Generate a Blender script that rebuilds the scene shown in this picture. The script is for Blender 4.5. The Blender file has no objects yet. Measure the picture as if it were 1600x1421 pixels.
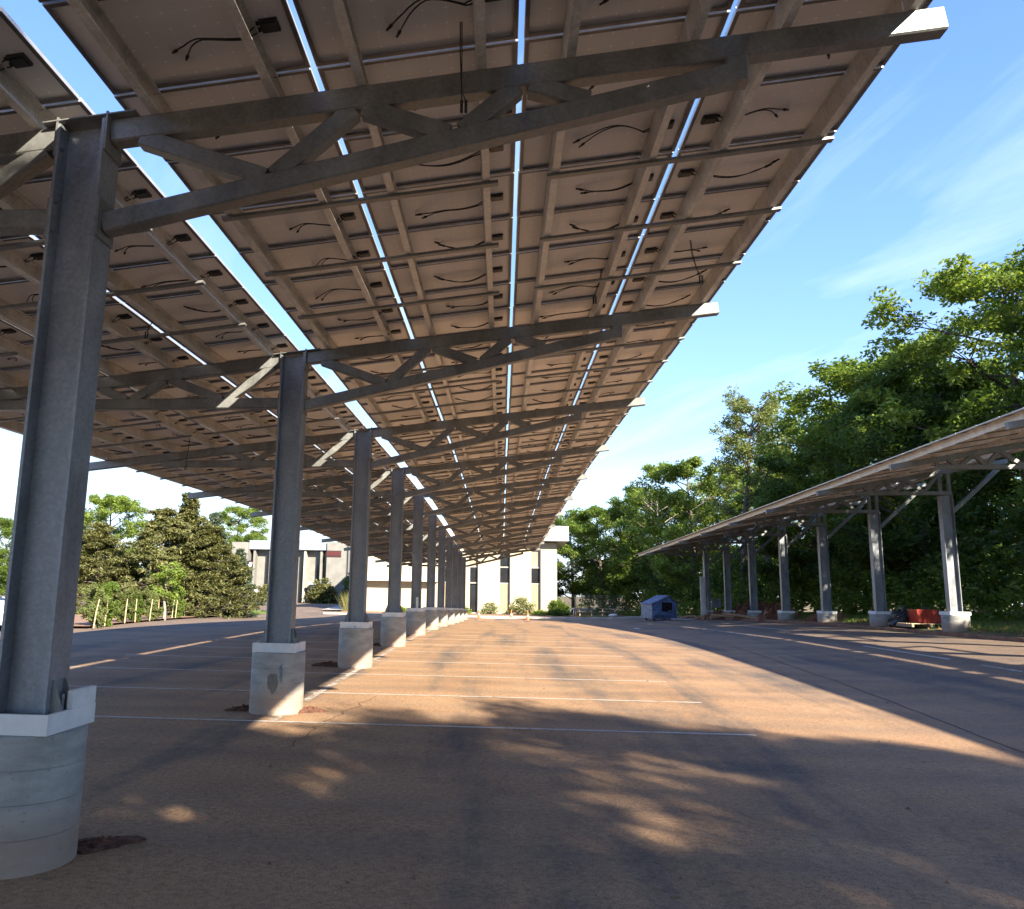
import bpy, math, random
import numpy as np
from mathutils import Vector, Matrix

# ------------------------------------------------------------------ scene, camera, sky, sun
SC = bpy.context.scene
COL = SC.collection
ZC = 1.70                                   # camera height; all heights below are measured from the camera and lifted by ZC

cam_d = bpy.data.cameras.new("camera")
cam = bpy.data.objects.new("camera", cam_d); COL.objects.link(cam)
cam_d.sensor_fit = 'HORIZONTAL'; cam_d.sensor_width = 36.0
cam_d.lens = 36.0 * 1250.0 / 1600.0
cam_d.shift_x = (800.0 - 706.0) / 1600.0
cam_d.clip_start = 0.05; cam_d.clip_end = 3000.0
_r = Vector((0.99794202, 0.06122842, 0.01904725)); _u = Vector((-0.00829037, -0.1713513, 0.98517511)); _f = Vector((-0.06358448, 0.98330555, 0.17049106))
cam.matrix_world = Matrix(((_r.x, _u.x, -_f.x, 0), (_r.y, _u.y, -_f.y, 0), (_r.z, _u.z, -_f.z, ZC), (0, 0, 0, 1)))
SC.camera = cam

SUN_TO = Vector((1.04, -1.5, 1.0)).normalized()
EL = math.asin(SUN_TO.z); AZ = math.atan2(SUN_TO.x, SUN_TO.y)
sun_d = bpy.data.lights.new("sun", 'SUN'); sun_d.energy = 2.4; sun_d.angle = math.radians(0.55); sun_d.color = (1.0, 0.89, 0.71)
sun = bpy.data.objects.new("sun", sun_d); COL.objects.link(sun)
sun.rotation_euler = (-SUN_TO).to_track_quat('-Z', 'Y').to_euler(); sun.location = (20, -30, 30)

W = bpy.data.worlds.new("World"); SC.world = W; W.use_nodes = True
nt = W.node_tree; nt.nodes.clear()
def N(t, typ, **kw):
    n = t.nodes.new(typ)
    for k, v in kw.items(): setattr(n, k, v)
    return n
def L(t, a, b): t.links.new(a, b)
wo = N(nt, 'ShaderNodeOutputWorld'); bg = N(nt, 'ShaderNodeBackground'); bg.inputs[1].default_value = 0.15
sky = N(nt, 'ShaderNodeTexSky', sky_type='NISHITA', sun_disc=False, sun_elevation=EL, sun_rotation=AZ, altitude=60.0, air_density=0.72, dust_density=0.0, ozone_density=4.5)
tc = N(nt, 'ShaderNodeTexCoord'); sep = N(nt, 'ShaderNodeSeparateXYZ'); L(nt, tc.outputs['Generated'], sep.inputs[0])
def WM(op, a, b=None, clamp=False):
    m = N(nt, 'ShaderNodeMath', operation=op, use_clamp=clamp)
    for i, v in enumerate((a, b)):
        if v is None: continue
        if isinstance(v, (int, float)): m.inputs[i].default_value = v
        else: L(nt, v, m.inputs[i])
    return m.outputs[0]
zz = WM('MAXIMUM', sep.outputs[2], 0.12)
cmb = N(nt, 'ShaderNodeCombineXYZ'); L(nt, WM('DIVIDE', sep.outputs[0], zz), cmb.inputs[0]); L(nt, WM('DIVIDE', sep.outputs[1], zz), cmb.inputs[1])
mp = N(nt, 'ShaderNodeMapping', vector_type='TEXTURE'); mp.inputs['Rotation'].default_value = (0, 0, math.radians(-73)); mp.inputs['Scale'].default_value = (4.2, 0.85, 1.0); mp.inputs['Location'].default_value = (0.35, 0.1, 0)
L(nt, cmb.outputs[0], mp.inputs[0])
cn = N(nt, 'ShaderNodeTexNoise'); cn.inputs['Scale'].default_value = 1.15; cn.inputs['Detail'].default_value = 9.0; cn.inputs['Roughness'].default_value = 0.58; cn.inputs['Distortion'].default_value = 0.6
L(nt, mp.outputs[0], cn.inputs['Vector'])
cr = N(nt, 'ShaderNodeValToRGB'); cr.color_ramp.elements[0].position = 0.50; cr.color_ramp.elements[0].color = (0, 0, 0, 1); cr.color_ramp.elements[1].position = 0.80; cr.color_ramp.elements[1].color = (0.5, 0.5, 0.5, 1)
L(nt, cn.outputs[0], cr.inputs[0])
mxs = N(nt, 'ShaderNodeMix', data_type='RGBA'); mxs.inputs[7].default_value = (3.0, 3.5, 4.6, 1)
L(nt, cr.outputs[0], mxs.inputs[0])
hs = N(nt, 'ShaderNodeHueSaturation'); hs.inputs['Saturation'].default_value = 1.08; hs.inputs['Hue'].default_value = 0.52
L(nt, sky.outputs[0], hs.inputs['Color']); L(nt, hs.outputs[0], mxs.inputs[6])
# film-like shoulder, the same in every direction
den = N(nt, 'ShaderNodeVectorMath', operation='MULTIPLY_ADD'); tint = N(nt, 'ShaderNodeVectorMath', operation='MULTIPLY'); L(nt, mxs.outputs[2], tint.inputs[0]); tint.inputs[1].default_value = (0.68, 0.83, 1.10)
L(nt, tint.outputs[0], den.inputs[0]); den.inputs[1].default_value = (0.47,) * 3; den.inputs[2].default_value = (1, 1, 1)
dvd = N(nt, 'ShaderNodeVectorMath', operation='DIVIDE'); L(nt, tint.outputs[0], dvd.inputs[0]); L(nt, den.outputs[0], dvd.inputs[1])
L(nt, dvd.outputs[0], bg.inputs[0]); L(nt, bg.outputs[0], wo.inputs[0])

SC.view_settings.view_transform = 'Standard'; SC.view_settings.look = 'None'; SC.view_settings.gamma = 1.0
SC.view_settings.use_curve_mapping = False
SC.view_settings.exposure = 3.02

RNG = np.random.default_rng(7)
random.seed(7)

# ------------------------------------------------------------------ materials
MATS = {}
def new_mat(name):
    m = bpy.data.materials.new(name); m.use_nodes = True; t = m.node_tree
    for n in list(t.nodes):
        if n.type not in ('OUTPUT_MATERIAL', 'BSDF_PRINCIPLED'): t.nodes.remove(n)
    b = next(n for n in t.nodes if n.type == 'BSDF_PRINCIPLED')
    MATS[name] = m
    return m, t, b
def rgb(c): return (c[0], c[1], c[2], 1.0)
def ramp(t, fac, stops):
    r = N(t, 'ShaderNodeValToRGB'); e = r.color_ramp.elements
    while len(e) < len(stops): e.new(0.5)
    for i, (p, c) in enumerate(stops): e[i].position = p; e[i].color = rgb(c)
    if fac is not None: L(t, fac, r.inputs[0])
    return r.outputs[0]
def noise(t, vec, scale, detail=4, rough=0.55, dist=0.0):
    n = N(t, 'ShaderNodeTexNoise'); n.inputs['Scale'].default_value = scale; n.inputs['Detail'].default_value = detail
    n.inputs['Roughness'].default_value = rough; n.inputs['Distortion'].default_value = dist
    if vec is not None: L(t, vec, n.inputs['Vector'])
    return n.outputs[0]
def mapping(t, vec, scale=(1, 1, 1), rot=(0, 0, 0), loc=(0, 0, 0)):
    m = N(t, 'ShaderNodeMapping'); m.inputs['Scale'].default_value = scale; m.inputs['Rotation'].default_value = rot; m.inputs['Location'].default_value = loc
    L(t, vec, m.inputs[0]); return m.outputs[0]
def mathn(t, op, a, b=None, clamp=False, c=None):
    m = N(t, 'ShaderNodeMath', operation=op, use_clamp=clamp)
    for i, v in enumerate((a, b, c)):
        if v is None: continue
        if isinstance(v, (int, float)): m.inputs[i].default_value = v
        else: L(t, v, m.inputs[i])
    return m.outputs[0]
def mixc(t, fac, a, b, mode='MIX'):
    m = N(t, 'ShaderNodeMix', data_type='RGBA', blend_type=mode)
    if isinstance(fac, (int, float)): m.inputs[0].default_value = fac
    else: L(t, fac, m.inputs[0])
    for i, v in ((6, a), (7, b)):
        if isinstance(v, tuple): m.inputs[i].default_value = rgb(v)
        else: L(t, v, m.inputs[i])
    return m.outputs[2]
def bump(t, b, h, strength=0.2, dist=0.01):
    n = N(t, 'ShaderNodeBump'); n.inputs['Strength'].default_value = strength; n.inputs['Distance'].default_value = dist
    L(t, h, n.inputs['Height']); L(t, n.outputs[0], b.inputs['Normal'])
def pos(t): return N(t, 'ShaderNodeNewGeometry').outputs['Position']
def obc(t): return N(t, 'ShaderNodeTexCoord').outputs['Object']

def pbr(name, c1, c2, scale=4.0, rough=0.7, metal=0.0, bumps=0.0, bscale=None, bdist=0.01, spec=0.5, stretch=(1, 1, 1)):
    m, t, b = new_mat(name); p = mapping(t, pos(t), stretch)
    n = noise(t, p, scale, 6, 0.6)
    L(t, ramp(t, n, [(0.32, c1), (0.68, c2)]), b.inputs['Base Color'])
    b.inputs['Roughness'].default_value = rough; b.inputs['Metallic'].default_value = metal; b.inputs['Specular IOR Level'].default_value = spec
    if bumps: bump(t, b, noise(t, p, bscale or scale * 8, 5, 0.6), bumps, bdist)
    return m

def galv(name, dark, light, metal=0.45, rough=0.46):
    m, t, b = new_mat(name); p = pos(t)
    v = N(t, 'ShaderNodeTexVoronoi'); v.inputs['Scale'].default_value = 45.0; L(t, p, v.inputs['Vector'])
    sp = N(t, 'ShaderNodeSeparateColor'); L(t, v.outputs['Color'], sp.inputs[0])
    big = noise(t, mapping(t, p, (1.6, 1.6, 0.7)), 2.2, 6, 0.62, 0.4)
    f = mathn(t, 'ADD', mathn(t, 'MULTIPLY', sp.outputs[0], 0.16), mathn(t, 'MULTIPLY', big, 0.95))
    c = ramp(t, f, [(0.32, dark), (0.60, tuple(0.5 * (a + d) for a, d in zip(dark, light))), (0.82, light)])
    st = noise(t, mapping(t, p, (14, 14, 0.6)), 1.0, 4, 0.6)
    c2 = mixc(t, ramp(t, st, [(0.60, (0, 0, 0)), (0.80, (0.35, 0.35, 0.35))]), c, (0.24, 0.20, 0.16))
    L(t, c2, b.inputs['Base Color']); b.inputs['Metallic'].default_value = metal
    L(t, ramp(t, big, [(0.3, (rough - .1,) * 3), (0.7, (rough + .14,) * 3)]), b.inputs['Roughness'])
    bump(t, b, noise(t, p, 60, 4, 0.6), 0.05, 0.004)
    return m
galv('galvanized_steel', (0.12, 0.125, 0.122), (0.27, 0.275, 0.27), 0.4, 0.45)
galv('galvanized_purlin', (0.42, 0.40, 0.37), (0.80, 0.77, 0.71), 0.12, 0.42)
galv('galvanized_column', (0.145, 0.16, 0.18), (0.32, 0.345, 0.38), 0.35, 0.45)
pbr('frame_aluminium', (0.34, 0.34, 0.335), (0.46, 0.46, 0.45), 6, 0.4, 0.35)
pbr('frame_lip_shaded', (0.11, 0.105, 0.10), (0.17, 0.165, 0.16), 6, 0.5, 0.4)  # aluminium lip coloured dark to stand for shade along the panel seams
pbr('dark_plastic', (0.012, 0.012, 0.013), (0.03, 0.03, 0.03), 20, 0.45)
pbr('cable_black', (0.010, 0.010, 0.011), (0.02, 0.02, 0.02), 20, 0.5)
pbr('bolt_steel', (0.10, 0.10, 0.11), (0.25, 0.25, 0.26), 30, 0.5, 0.6)
pbr('blue_nut', (0.03, 0.09, 0.18), (0.06, 0.14, 0.26), 30, 0.5)

m, t, b = new_mat('panel_back')                    # white backsheet, cells showing faintly through, crosses at the cell corners
o = obc(t); sp = N(t, 'ShaderNodeSeparateXYZ'); L(t, o, sp.inputs[0])
def fold(v, s, off=0.0):
    a = mathn(t, 'ADD', mathn(t, 'DIVIDE', v, s), 100.0 + off)
    return mathn(t, 'MULTIPLY', mathn(t, 'ABSOLUTE', mathn(t, 'SUBTRACT', mathn(t, 'FRACT', a), 0.5)), s)
fx = fold(sp.outputs[0], 0.1625); fy = fold(sp.outputs[1], 0.152)
dot = mathn(t, 'LESS_THAN', mathn(t, 'ADD', fx, fy), 0.013)
lin = mathn(t, 'MULTIPLY', mathn(t, 'LESS_THAN', mathn(t, 'MINIMUM', fx, fy), 0.0016), 0.35)
bus = mathn(t, 'MULTIPLY', mathn(t, 'LESS_THAN', fold(sp.outputs[1], 0.0304, 0.25), 0.0009), 0.18)
pn = noise(t, pos(t), 1.3, 5, 0.6)
rnd = N(t, 'ShaderNodeObjectInfo').outputs['Random']
basec = mixc(t, mathn(t, 'ADD', mathn(t, 'MULTIPLY', pn, 0.6), mathn(t, 'MULTIPLY', rnd, 0.4)), (0.715, 0.68, 0.645), (0.825, 0.79, 0.75))
sm_ = noise(t, mapping(t, pos(t), (1.0, 5.0, 1.0)), 2.2, 6, 0.65)
basec = mixc(t, ramp(t, sm_, [(0.60, (0, 0, 0)), (0.72, (0.22, 0.22, 0.22))]), basec, (0.88, 0.85, 0.81))
mk = mathn(t, 'MAXIMUM', mathn(t, 'MAXIMUM', dot, lin), bus, True)
L(t, mixc(t, mk, basec, (0.97, 0.96, 0.94)), b.inputs['Base Color']); b.inputs['Roughness'].default_value = 0.55
pbr('panel_glass', (0.008, 0.012, 0.03), (0.012, 0.02, 0.045), 3, 0.12)

m, t, b = new_mat('concrete_footing')
p = pos(t); o = obc(t); sp = N(t, 'ShaderNodeSeparateXYZ'); L(t, o, sp.inputs[0])
n1 = noise(t, mapping(t, p, (1, 1, 2.5)), 3.0, 8, 0.65); n2 = noise(t, p, 40, 3, 0.5)
c = ramp(t, n1, [(0.28, (0.21, 0.21, 0.20)), (0.5, (0.31, 0.31, 0.295)), (0.72, (0.42, 0.42, 0.40))])
c = mixc(t, ramp(t, n2, [(0.28, (0.6, 0.6, 0.6)), (0.36, (0, 0, 0))]), c, (0.12, 0.115, 0.11))
dz = mathn(t, 'ADD', sp.outputs[2], mathn(t, 'MULTIPLY', n1, -0.35))
c = mixc(t, ramp(t, dz, [(0.0, (0.7, 0.7, 0.7)), (0.26, (0, 0, 0))]), c, (0.30, 0.20, 0.14))
L(t, c, b.inputs['Base Color']); b.inputs['Roughness'].default_value = 0.85
bump(t, b, n1, 0.25, 0.01)
pbr('scuffed_paint', (0.10, 0.10, 0.095), (0.20, 0.19, 0.17), 25, 0.8)
pbr('blue_smear', (0.08, 0.13, 0.20), (0.18, 0.22, 0.27), 20, 0.8)
pbr('white_board', (0.62, 0.62, 0.61), (0.78, 0.78, 0.77), 5, 0.7, 0, 0.05)
pbr('green_sticker', (0.10, 0.22, 0.10), (0.16, 0.32, 0.15), 90, 0.6)
pbr('grey_print', (0.20, 0.21, 0.23), (0.34, 0.35, 0.37), 120, 0.7)
pbr('soil_red', (0.11, 0.042, 0.022), (0.30, 0.135, 0.075), 7, 0.95, 0, 0.8, 22, 0.03)
for nm_, lo_, hi_ in (('paint_white', .36, .46), ('paint_worn', .44, .56)):
    m, t, b = new_mat(nm_); p = pos(t); w1 = noise(t, p, 7.0, 7, 0.7); w2 = noise(t, p, 60.0, 3, 0.6)
    c = ramp(t, mathn(t, 'ADD', mathn(t, 'MULTIPLY', w1, 0.8), mathn(t, 'MULTIPLY', w2, 0.2)), [(lo_, (0.17, 0.125, 0.095)), (hi_, (0.40, 0.37, 0.33)), (0.8, (0.54, 0.51, 0.47))])
    L(t, c, b.inputs['Base Color']); b.inputs['Roughness'].default_value = 0.8
pbr('soil_and_hole_shade', (0.035, 0.015, 0.009), (0.15, 0.065, 0.038), 12, 0.95, 0, 0.9, 30, 0.03)  # soil colour darkened so the patches carry the shade of dug holes
pbr('leaf_brown', (0.10, 0.06, 0.03), (0.26, 0.18, 0.09), 30, 0.8)
pbr('crack_dark', (0.02, 0.018, 0.017), (0.05, 0.04, 0.035), 9, 0.95)

# asphalt under red construction dust
m, t, b = new_mat('dusty_asphalt')
p = pos(t); sp = N(t, 'ShaderNodeSeparateXYZ'); L(t, p, sp.inputs[0])
s1 = noise(t, mapping(t, p, (0.85, 0.075, 1)), 1.0, 5, 0.58, 0.35)          # tyre streaks along the lane
s2 = noise(t, p, 0.55, 7, 0.62, 0.3)
s3 = noise(t, p, 5.0, 6, 0.65)
gr = noise(t, p, 95.0, 3, 0.7)
gr2 = noise(t, p, 22.0, 4, 0.7)
wx = N(t, 'ShaderNodeMapRange'); wx.inputs[1].default_value = -13.0; wx.inputs[2].default_value = -5.0; L(t, sp.outputs[0], wx.inputs[0])
wr = N(t, 'ShaderNodeMapRange'); wr.inputs[1].default_value = 11.0; wr.inputs[2].default_value = 5.0; L(t, sp.outputs[0], wr.inputs[0])
zone = mathn(t, 'MULTIPLY', wx.outputs[0], wr.outputs[0])
dn = mathn(t, 'ADD', mathn(t, 'MULTIPLY', s1, 0.80), mathn(t, 'ADD', mathn(t, 'MULTIPLY', s2, 0.22), mathn(t, 'MULTIPLY', s3, 0.14)))
dust = ramp(t, dn, [(0.425, (0.10, 0.10, 0.10)), (0.575, (1, 1, 1))])
bay = mathn(t, 'FRACT', mathn(t, 'ADD', mathn(t, 'DIVIDE', mathn(t, 'SUBTRACT', sp.outputs[1], 10.48), 2.745), 40.0))
bnd = ramp(t, mathn(t, 'ADD', bay, mathn(t, 'MULTIPLY', mathn(t, 'SUBTRACT', s2, 0.5), 0.5)), [(0.10, (1, 1, 1)), (0.30, (0.66, 0.66, 0.66)), (0.50, (1, 1, 1)), (0.66, (0.74, 0.74, 0.74)), (0.9, (1, 1, 1))])
spill = ramp(t, noise(t, p, 1.7, 6, 0.6, 0.8), [(0.66, (1, 1, 1)), (0.73, (0.35, 0.35, 0.35))])
dust = mathn(t, 'MULTIPLY', mathn(t, 'MULTIPLY', dust, bnd), spill)
fac = mathn(t, 'MULTIPLY', dust, mathn(t, 'ADD', mathn(t, 'MULTIPLY', zone, 0.62), 0.38))
asp = ramp(t, mathn(t, 'ADD', mathn(t, 'MULTIPLY', gr, 0.7), mathn(t, 'MULTIPLY', gr2, 0.3)), [(0.34, (0.030, 0.029, 0.030)), (0.52, (0.072, 0.068, 0.066)), (0.66, (0.19, 0.175, 0.165))])
asp = mixc(t, ramp(t, s2, [(0.35, (0, 0, 0)), (0.65, (0.55, 0.55, 0.55))]), asp, (0.15, 0.115, 0.088))
dc = ramp(t, mathn(t, 'ADD', mathn(t, 'MULTIPLY', gr2, 0.55), mathn(t, 'MULTIPLY', s2, 0.5)), [(0.30, (0.235, 0.128, 0.064)), (0.52, (0.34, 0.205, 0.112)), (0.75, (0.425, 0.28, 0.165))])
dc = mixc(t, ramp(t, mathn(t, 'ADD', mathn(t, 'MULTIPLY', gr, 0.75), mathn(t, 'MULTIPLY', gr2, 0.25)), [(0.38, (0.85, 0.85, 0.85)), (0.50, (0, 0, 0))]), dc, (0.085, 0.065, 0.055))
dc = mixc(t, ramp(t, gr, [(0.66, (0, 0, 0)), (0.74, (0.7, 0.7, 0.7))]), dc, (0.50, 0.42, 0.34))
L(t, mixc(t, fac, asp, dc), b.inputs['Base Color']); b.inputs['Roughness'].default_value = 0.9; b.inputs['Specular IOR Level'].default_value = 0.25
bump(t, b, mathn(t, 'ADD', gr, mathn(t, 'MULTIPLY', gr2, 0.9)), 0.8, 0.008)

m, t, b = new_mat('verge_ground')
p = pos(t); n1 = noise(t, p, 0.22, 7, 0.6, 0.3); n2 = noise(t, p, 9, 6, 0.7)
soil = ramp(t, n2, [(0.3, (0.10, 0.045, 0.025)), (0.7, (0.28, 0.145, 0.085))])
gras = ramp(t, n2, [(0.3, (0.035, 0.055, 0.012)), (0.7, (0.10, 0.14, 0.035))])
L(t, mixc(t, ramp(t, n1, [(0.44, (0, 0, 0)), (0.56, (1, 1, 1))]), soil, gras), b.inputs['Base Color']); b.inputs['Roughness'].default_value = 0.95
bump(t, b, n2, 0.9, 0.05)
pbr('lawn', (0.07, 0.13, 0.02), (0.16, 0.25, 0.045), 3, 0.9, 0, 0.8, 60, 0.04)
pbr('mulch', (0.16, 0.08, 0.045), (0.33, 0.20, 0.12), 6, 0.95, 0, 0.7, 40, 0.03)
pbr('kerb_concrete', (0.30, 0.27, 0.235), (0.45, 0.41, 0.36), 2, 0.9, 0, 0.2, 30)
pbr('kerb_dirty', (0.13, 0.06, 0.04), (0.27, 0.145, 0.09), 3, 0.95, 0, 0.4, 20)
pbr('wall_cream', (0.36, 0.32, 0.235), (0.42, 0.375, 0.28), 0.9, 0.85, 0, 0.25, 14, 0.02, stretch=(1, 1, 2.2))
pbr('wall_grey', (0.155, 0.152, 0.14), (0.21, 0.205, 0.19), 1.2, 0.9, 0, 0.25, 12, 0.02)
pbr('fascia_white', (0.48, 0.48, 0.47), (0.56, 0.56, 0.55), 2, 0.5)
pbr('fascia_grey', (0.20, 0.235, 0.28), (0.27, 0.31, 0.36), 2, 0.5, 0.2)
pbr('panel_tan', (0.27, 0.22, 0.13), (0.33, 0.27, 0.17), 2, 0.7)
pbr('window_dark', (0.010, 0.011, 0.013), (0.02, 0.021, 0.023), 1, 0.12)
pbr('curtain', (0.16, 0.14, 0.11), (0.30, 0.27, 0.22), 9, 0.8, stretch=(3, 3, 0.1))
pbr('metal_trim', (0.30, 0.28, 0.25), (0.42, 0.40, 0.36), 4, 0.5, 0.3)
pbr('sign_red', (0.07, 0.008, 0.008), (0.12, 0.014, 0.012), 8, 0.5)
pbr('sign_dark', (0.035, 0.01, 0.01), (0.06, 0.02, 0.018), 8, 0.5)
pbr('dumpster_blue', (0.045, 0.075, 0.15), (0.12, 0.18, 0.33), 5, 0.65, 0, 0.3, 20)
pbr('dumpster_pale', (0.12, 0.15, 0.22), (0.30, 0.34, 0.40), 6, 0.65, 0, 0.2)
pbr('orange_plastic', (0.62, 0.10, 0.02), (0.75, 0.15, 0.03), 6, 0.5)
pbr('red_plastic', (0.26, 0.018, 0.010), (0.42, 0.04, 0.02), 5, 0.45)
pbr('black_plastic', (0.008, 0.008, 0.009), (0.02, 0.02, 0.022), 9, 0.3, 0, 0.6, 12, 0.05)
pbr('wood_pale', (0.40, 0.30, 0.17), (0.58, 0.47, 0.30), 8, 0.8, 0, 0.2)
pbr('wood_weathered', (0.17, 0.13, 0.10), (0.30, 0.24, 0.18), 8, 0.85, 0, 0.3)
pbr('wood_cut', (0.26, 0.15, 0.08), (0.46, 0.30, 0.17), 5, 0.9, 0, 0.5, 20)
pbr('car_white', (0.78, 0.78, 0.77), (0.82, 0.82, 0.81), 1, 0.25)
pbr('rubber', (0.015, 0.015, 0.015), (0.03, 0.03, 0.03), 9, 0.85)
pbr('lamp_glass', (0.45, 0.46, 0.47), (0.6, 0.61, 0.62), 4, 0.15)
pbr('yellow_paint', (0.70, 0.50, 0.03), (0.80, 0.60, 0.05), 4, 0.5)
pbr('bark', (0.055, 0.042, 0.032), (0.14, 0.115, 0.09), 9, 0.95, 0, 0.8, 30, 0.04, stretch=(1, 1, 0.25))
pbr('bark_pale', (0.20, 0.18, 0.15), (0.36, 0.33, 0.28), 7, 0.95, 0, 0.5, 30, 0.03, stretch=(1, 1, 0.4))
pbr('stone_pale', (0.50, 0.48, 0.43), (0.66, 0.63, 0.57), 4, 0.9, 0, 0.3)
pbr('fence_wire', (0.06, 0.075, 0.065), (0.11, 0.125, 0.11), 5, 0.6, 0.3)

def leafmat(name, cols, transl=0.35):
    m = bpy.data.materials.new(name); m.use_nodes = True; t = m.node_tree; t.nodes.clear(); MATS[name] = m
    out = N(t, 'ShaderNodeOutputMaterial'); g = N(t, 'ShaderNodeNewGeometry')
    big = noise(t, g.outputs['Position'], 0.7, 3, 0.5)
    f = mathn(t, 'ADD', mathn(t, 'MULTIPLY', g.outputs['Random Per Island'], 0.62), mathn(t, 'MULTIPLY', big, 0.38))
    c = ramp(t, f, [(0.12, cols[0]), (0.5, cols[1]), (0.88, cols[2])])
    d = N(t, 'ShaderNodeBsdfPrincipled'); d.inputs['Roughness'].default_value = 0.55; d.inputs['Specular IOR Level'].default_value = 0.3
    tr = N(t, 'ShaderNodeBsdfTranslucent'); mx = N(t, 'ShaderNodeMixShader'); mx.inputs[0].default_value = transl
    L(t, c, d.inputs['Base Color']); L(t, mixc(t, 0.75, c, (1.0, 1.0, 0.35), 'MULTIPLY'), tr.inputs[0])
    L(t, d.outputs[0], mx.inputs[1]); L(t, tr.outputs[0], mx.inputs[2]); L(t, mx.outputs[0], out.inputs[0])
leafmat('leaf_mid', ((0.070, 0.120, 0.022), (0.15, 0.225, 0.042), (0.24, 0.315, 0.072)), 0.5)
leafmat('leaf_bright', ((0.105, 0.165, 0.028), (0.21, 0.29, 0.052), (0.30, 0.365, 0.088)), 0.5)
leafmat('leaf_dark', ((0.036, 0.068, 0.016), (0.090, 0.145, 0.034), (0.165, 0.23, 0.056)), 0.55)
leafmat('leaf_olive', ((0.045, 0.055, 0.017), (0.115, 0.122, 0.040), (0.215, 0.205, 0.080)), 0.25)
leafmat('leaf_blue', ((0.045, 0.070, 0.045), (0.085, 0.115, 0.075), (0.14, 0.175, 0.12)), 0.15)
leafmat('leaf_cream', ((0.12, 0.15, 0.05), (0.24, 0.26, 0.11), (0.42, 0.40, 0.24)), 0.25)
leafmat('leaf_pale', ((0.10, 0.135, 0.040), (0.18, 0.215, 0.07), (0.26, 0.29, 0.11)), 0.45)
leafmat('grass_blade', ((0.06, 0.11, 0.018), (0.11, 0.18, 0.03), (0.19, 0.25, 0.05)), 0.3)
leafmat('dry_grass', ((0.16, 0.18, 0.05), (0.28, 0.27, 0.09), (0.42, 0.36, 0.18)), 0.3)

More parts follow.
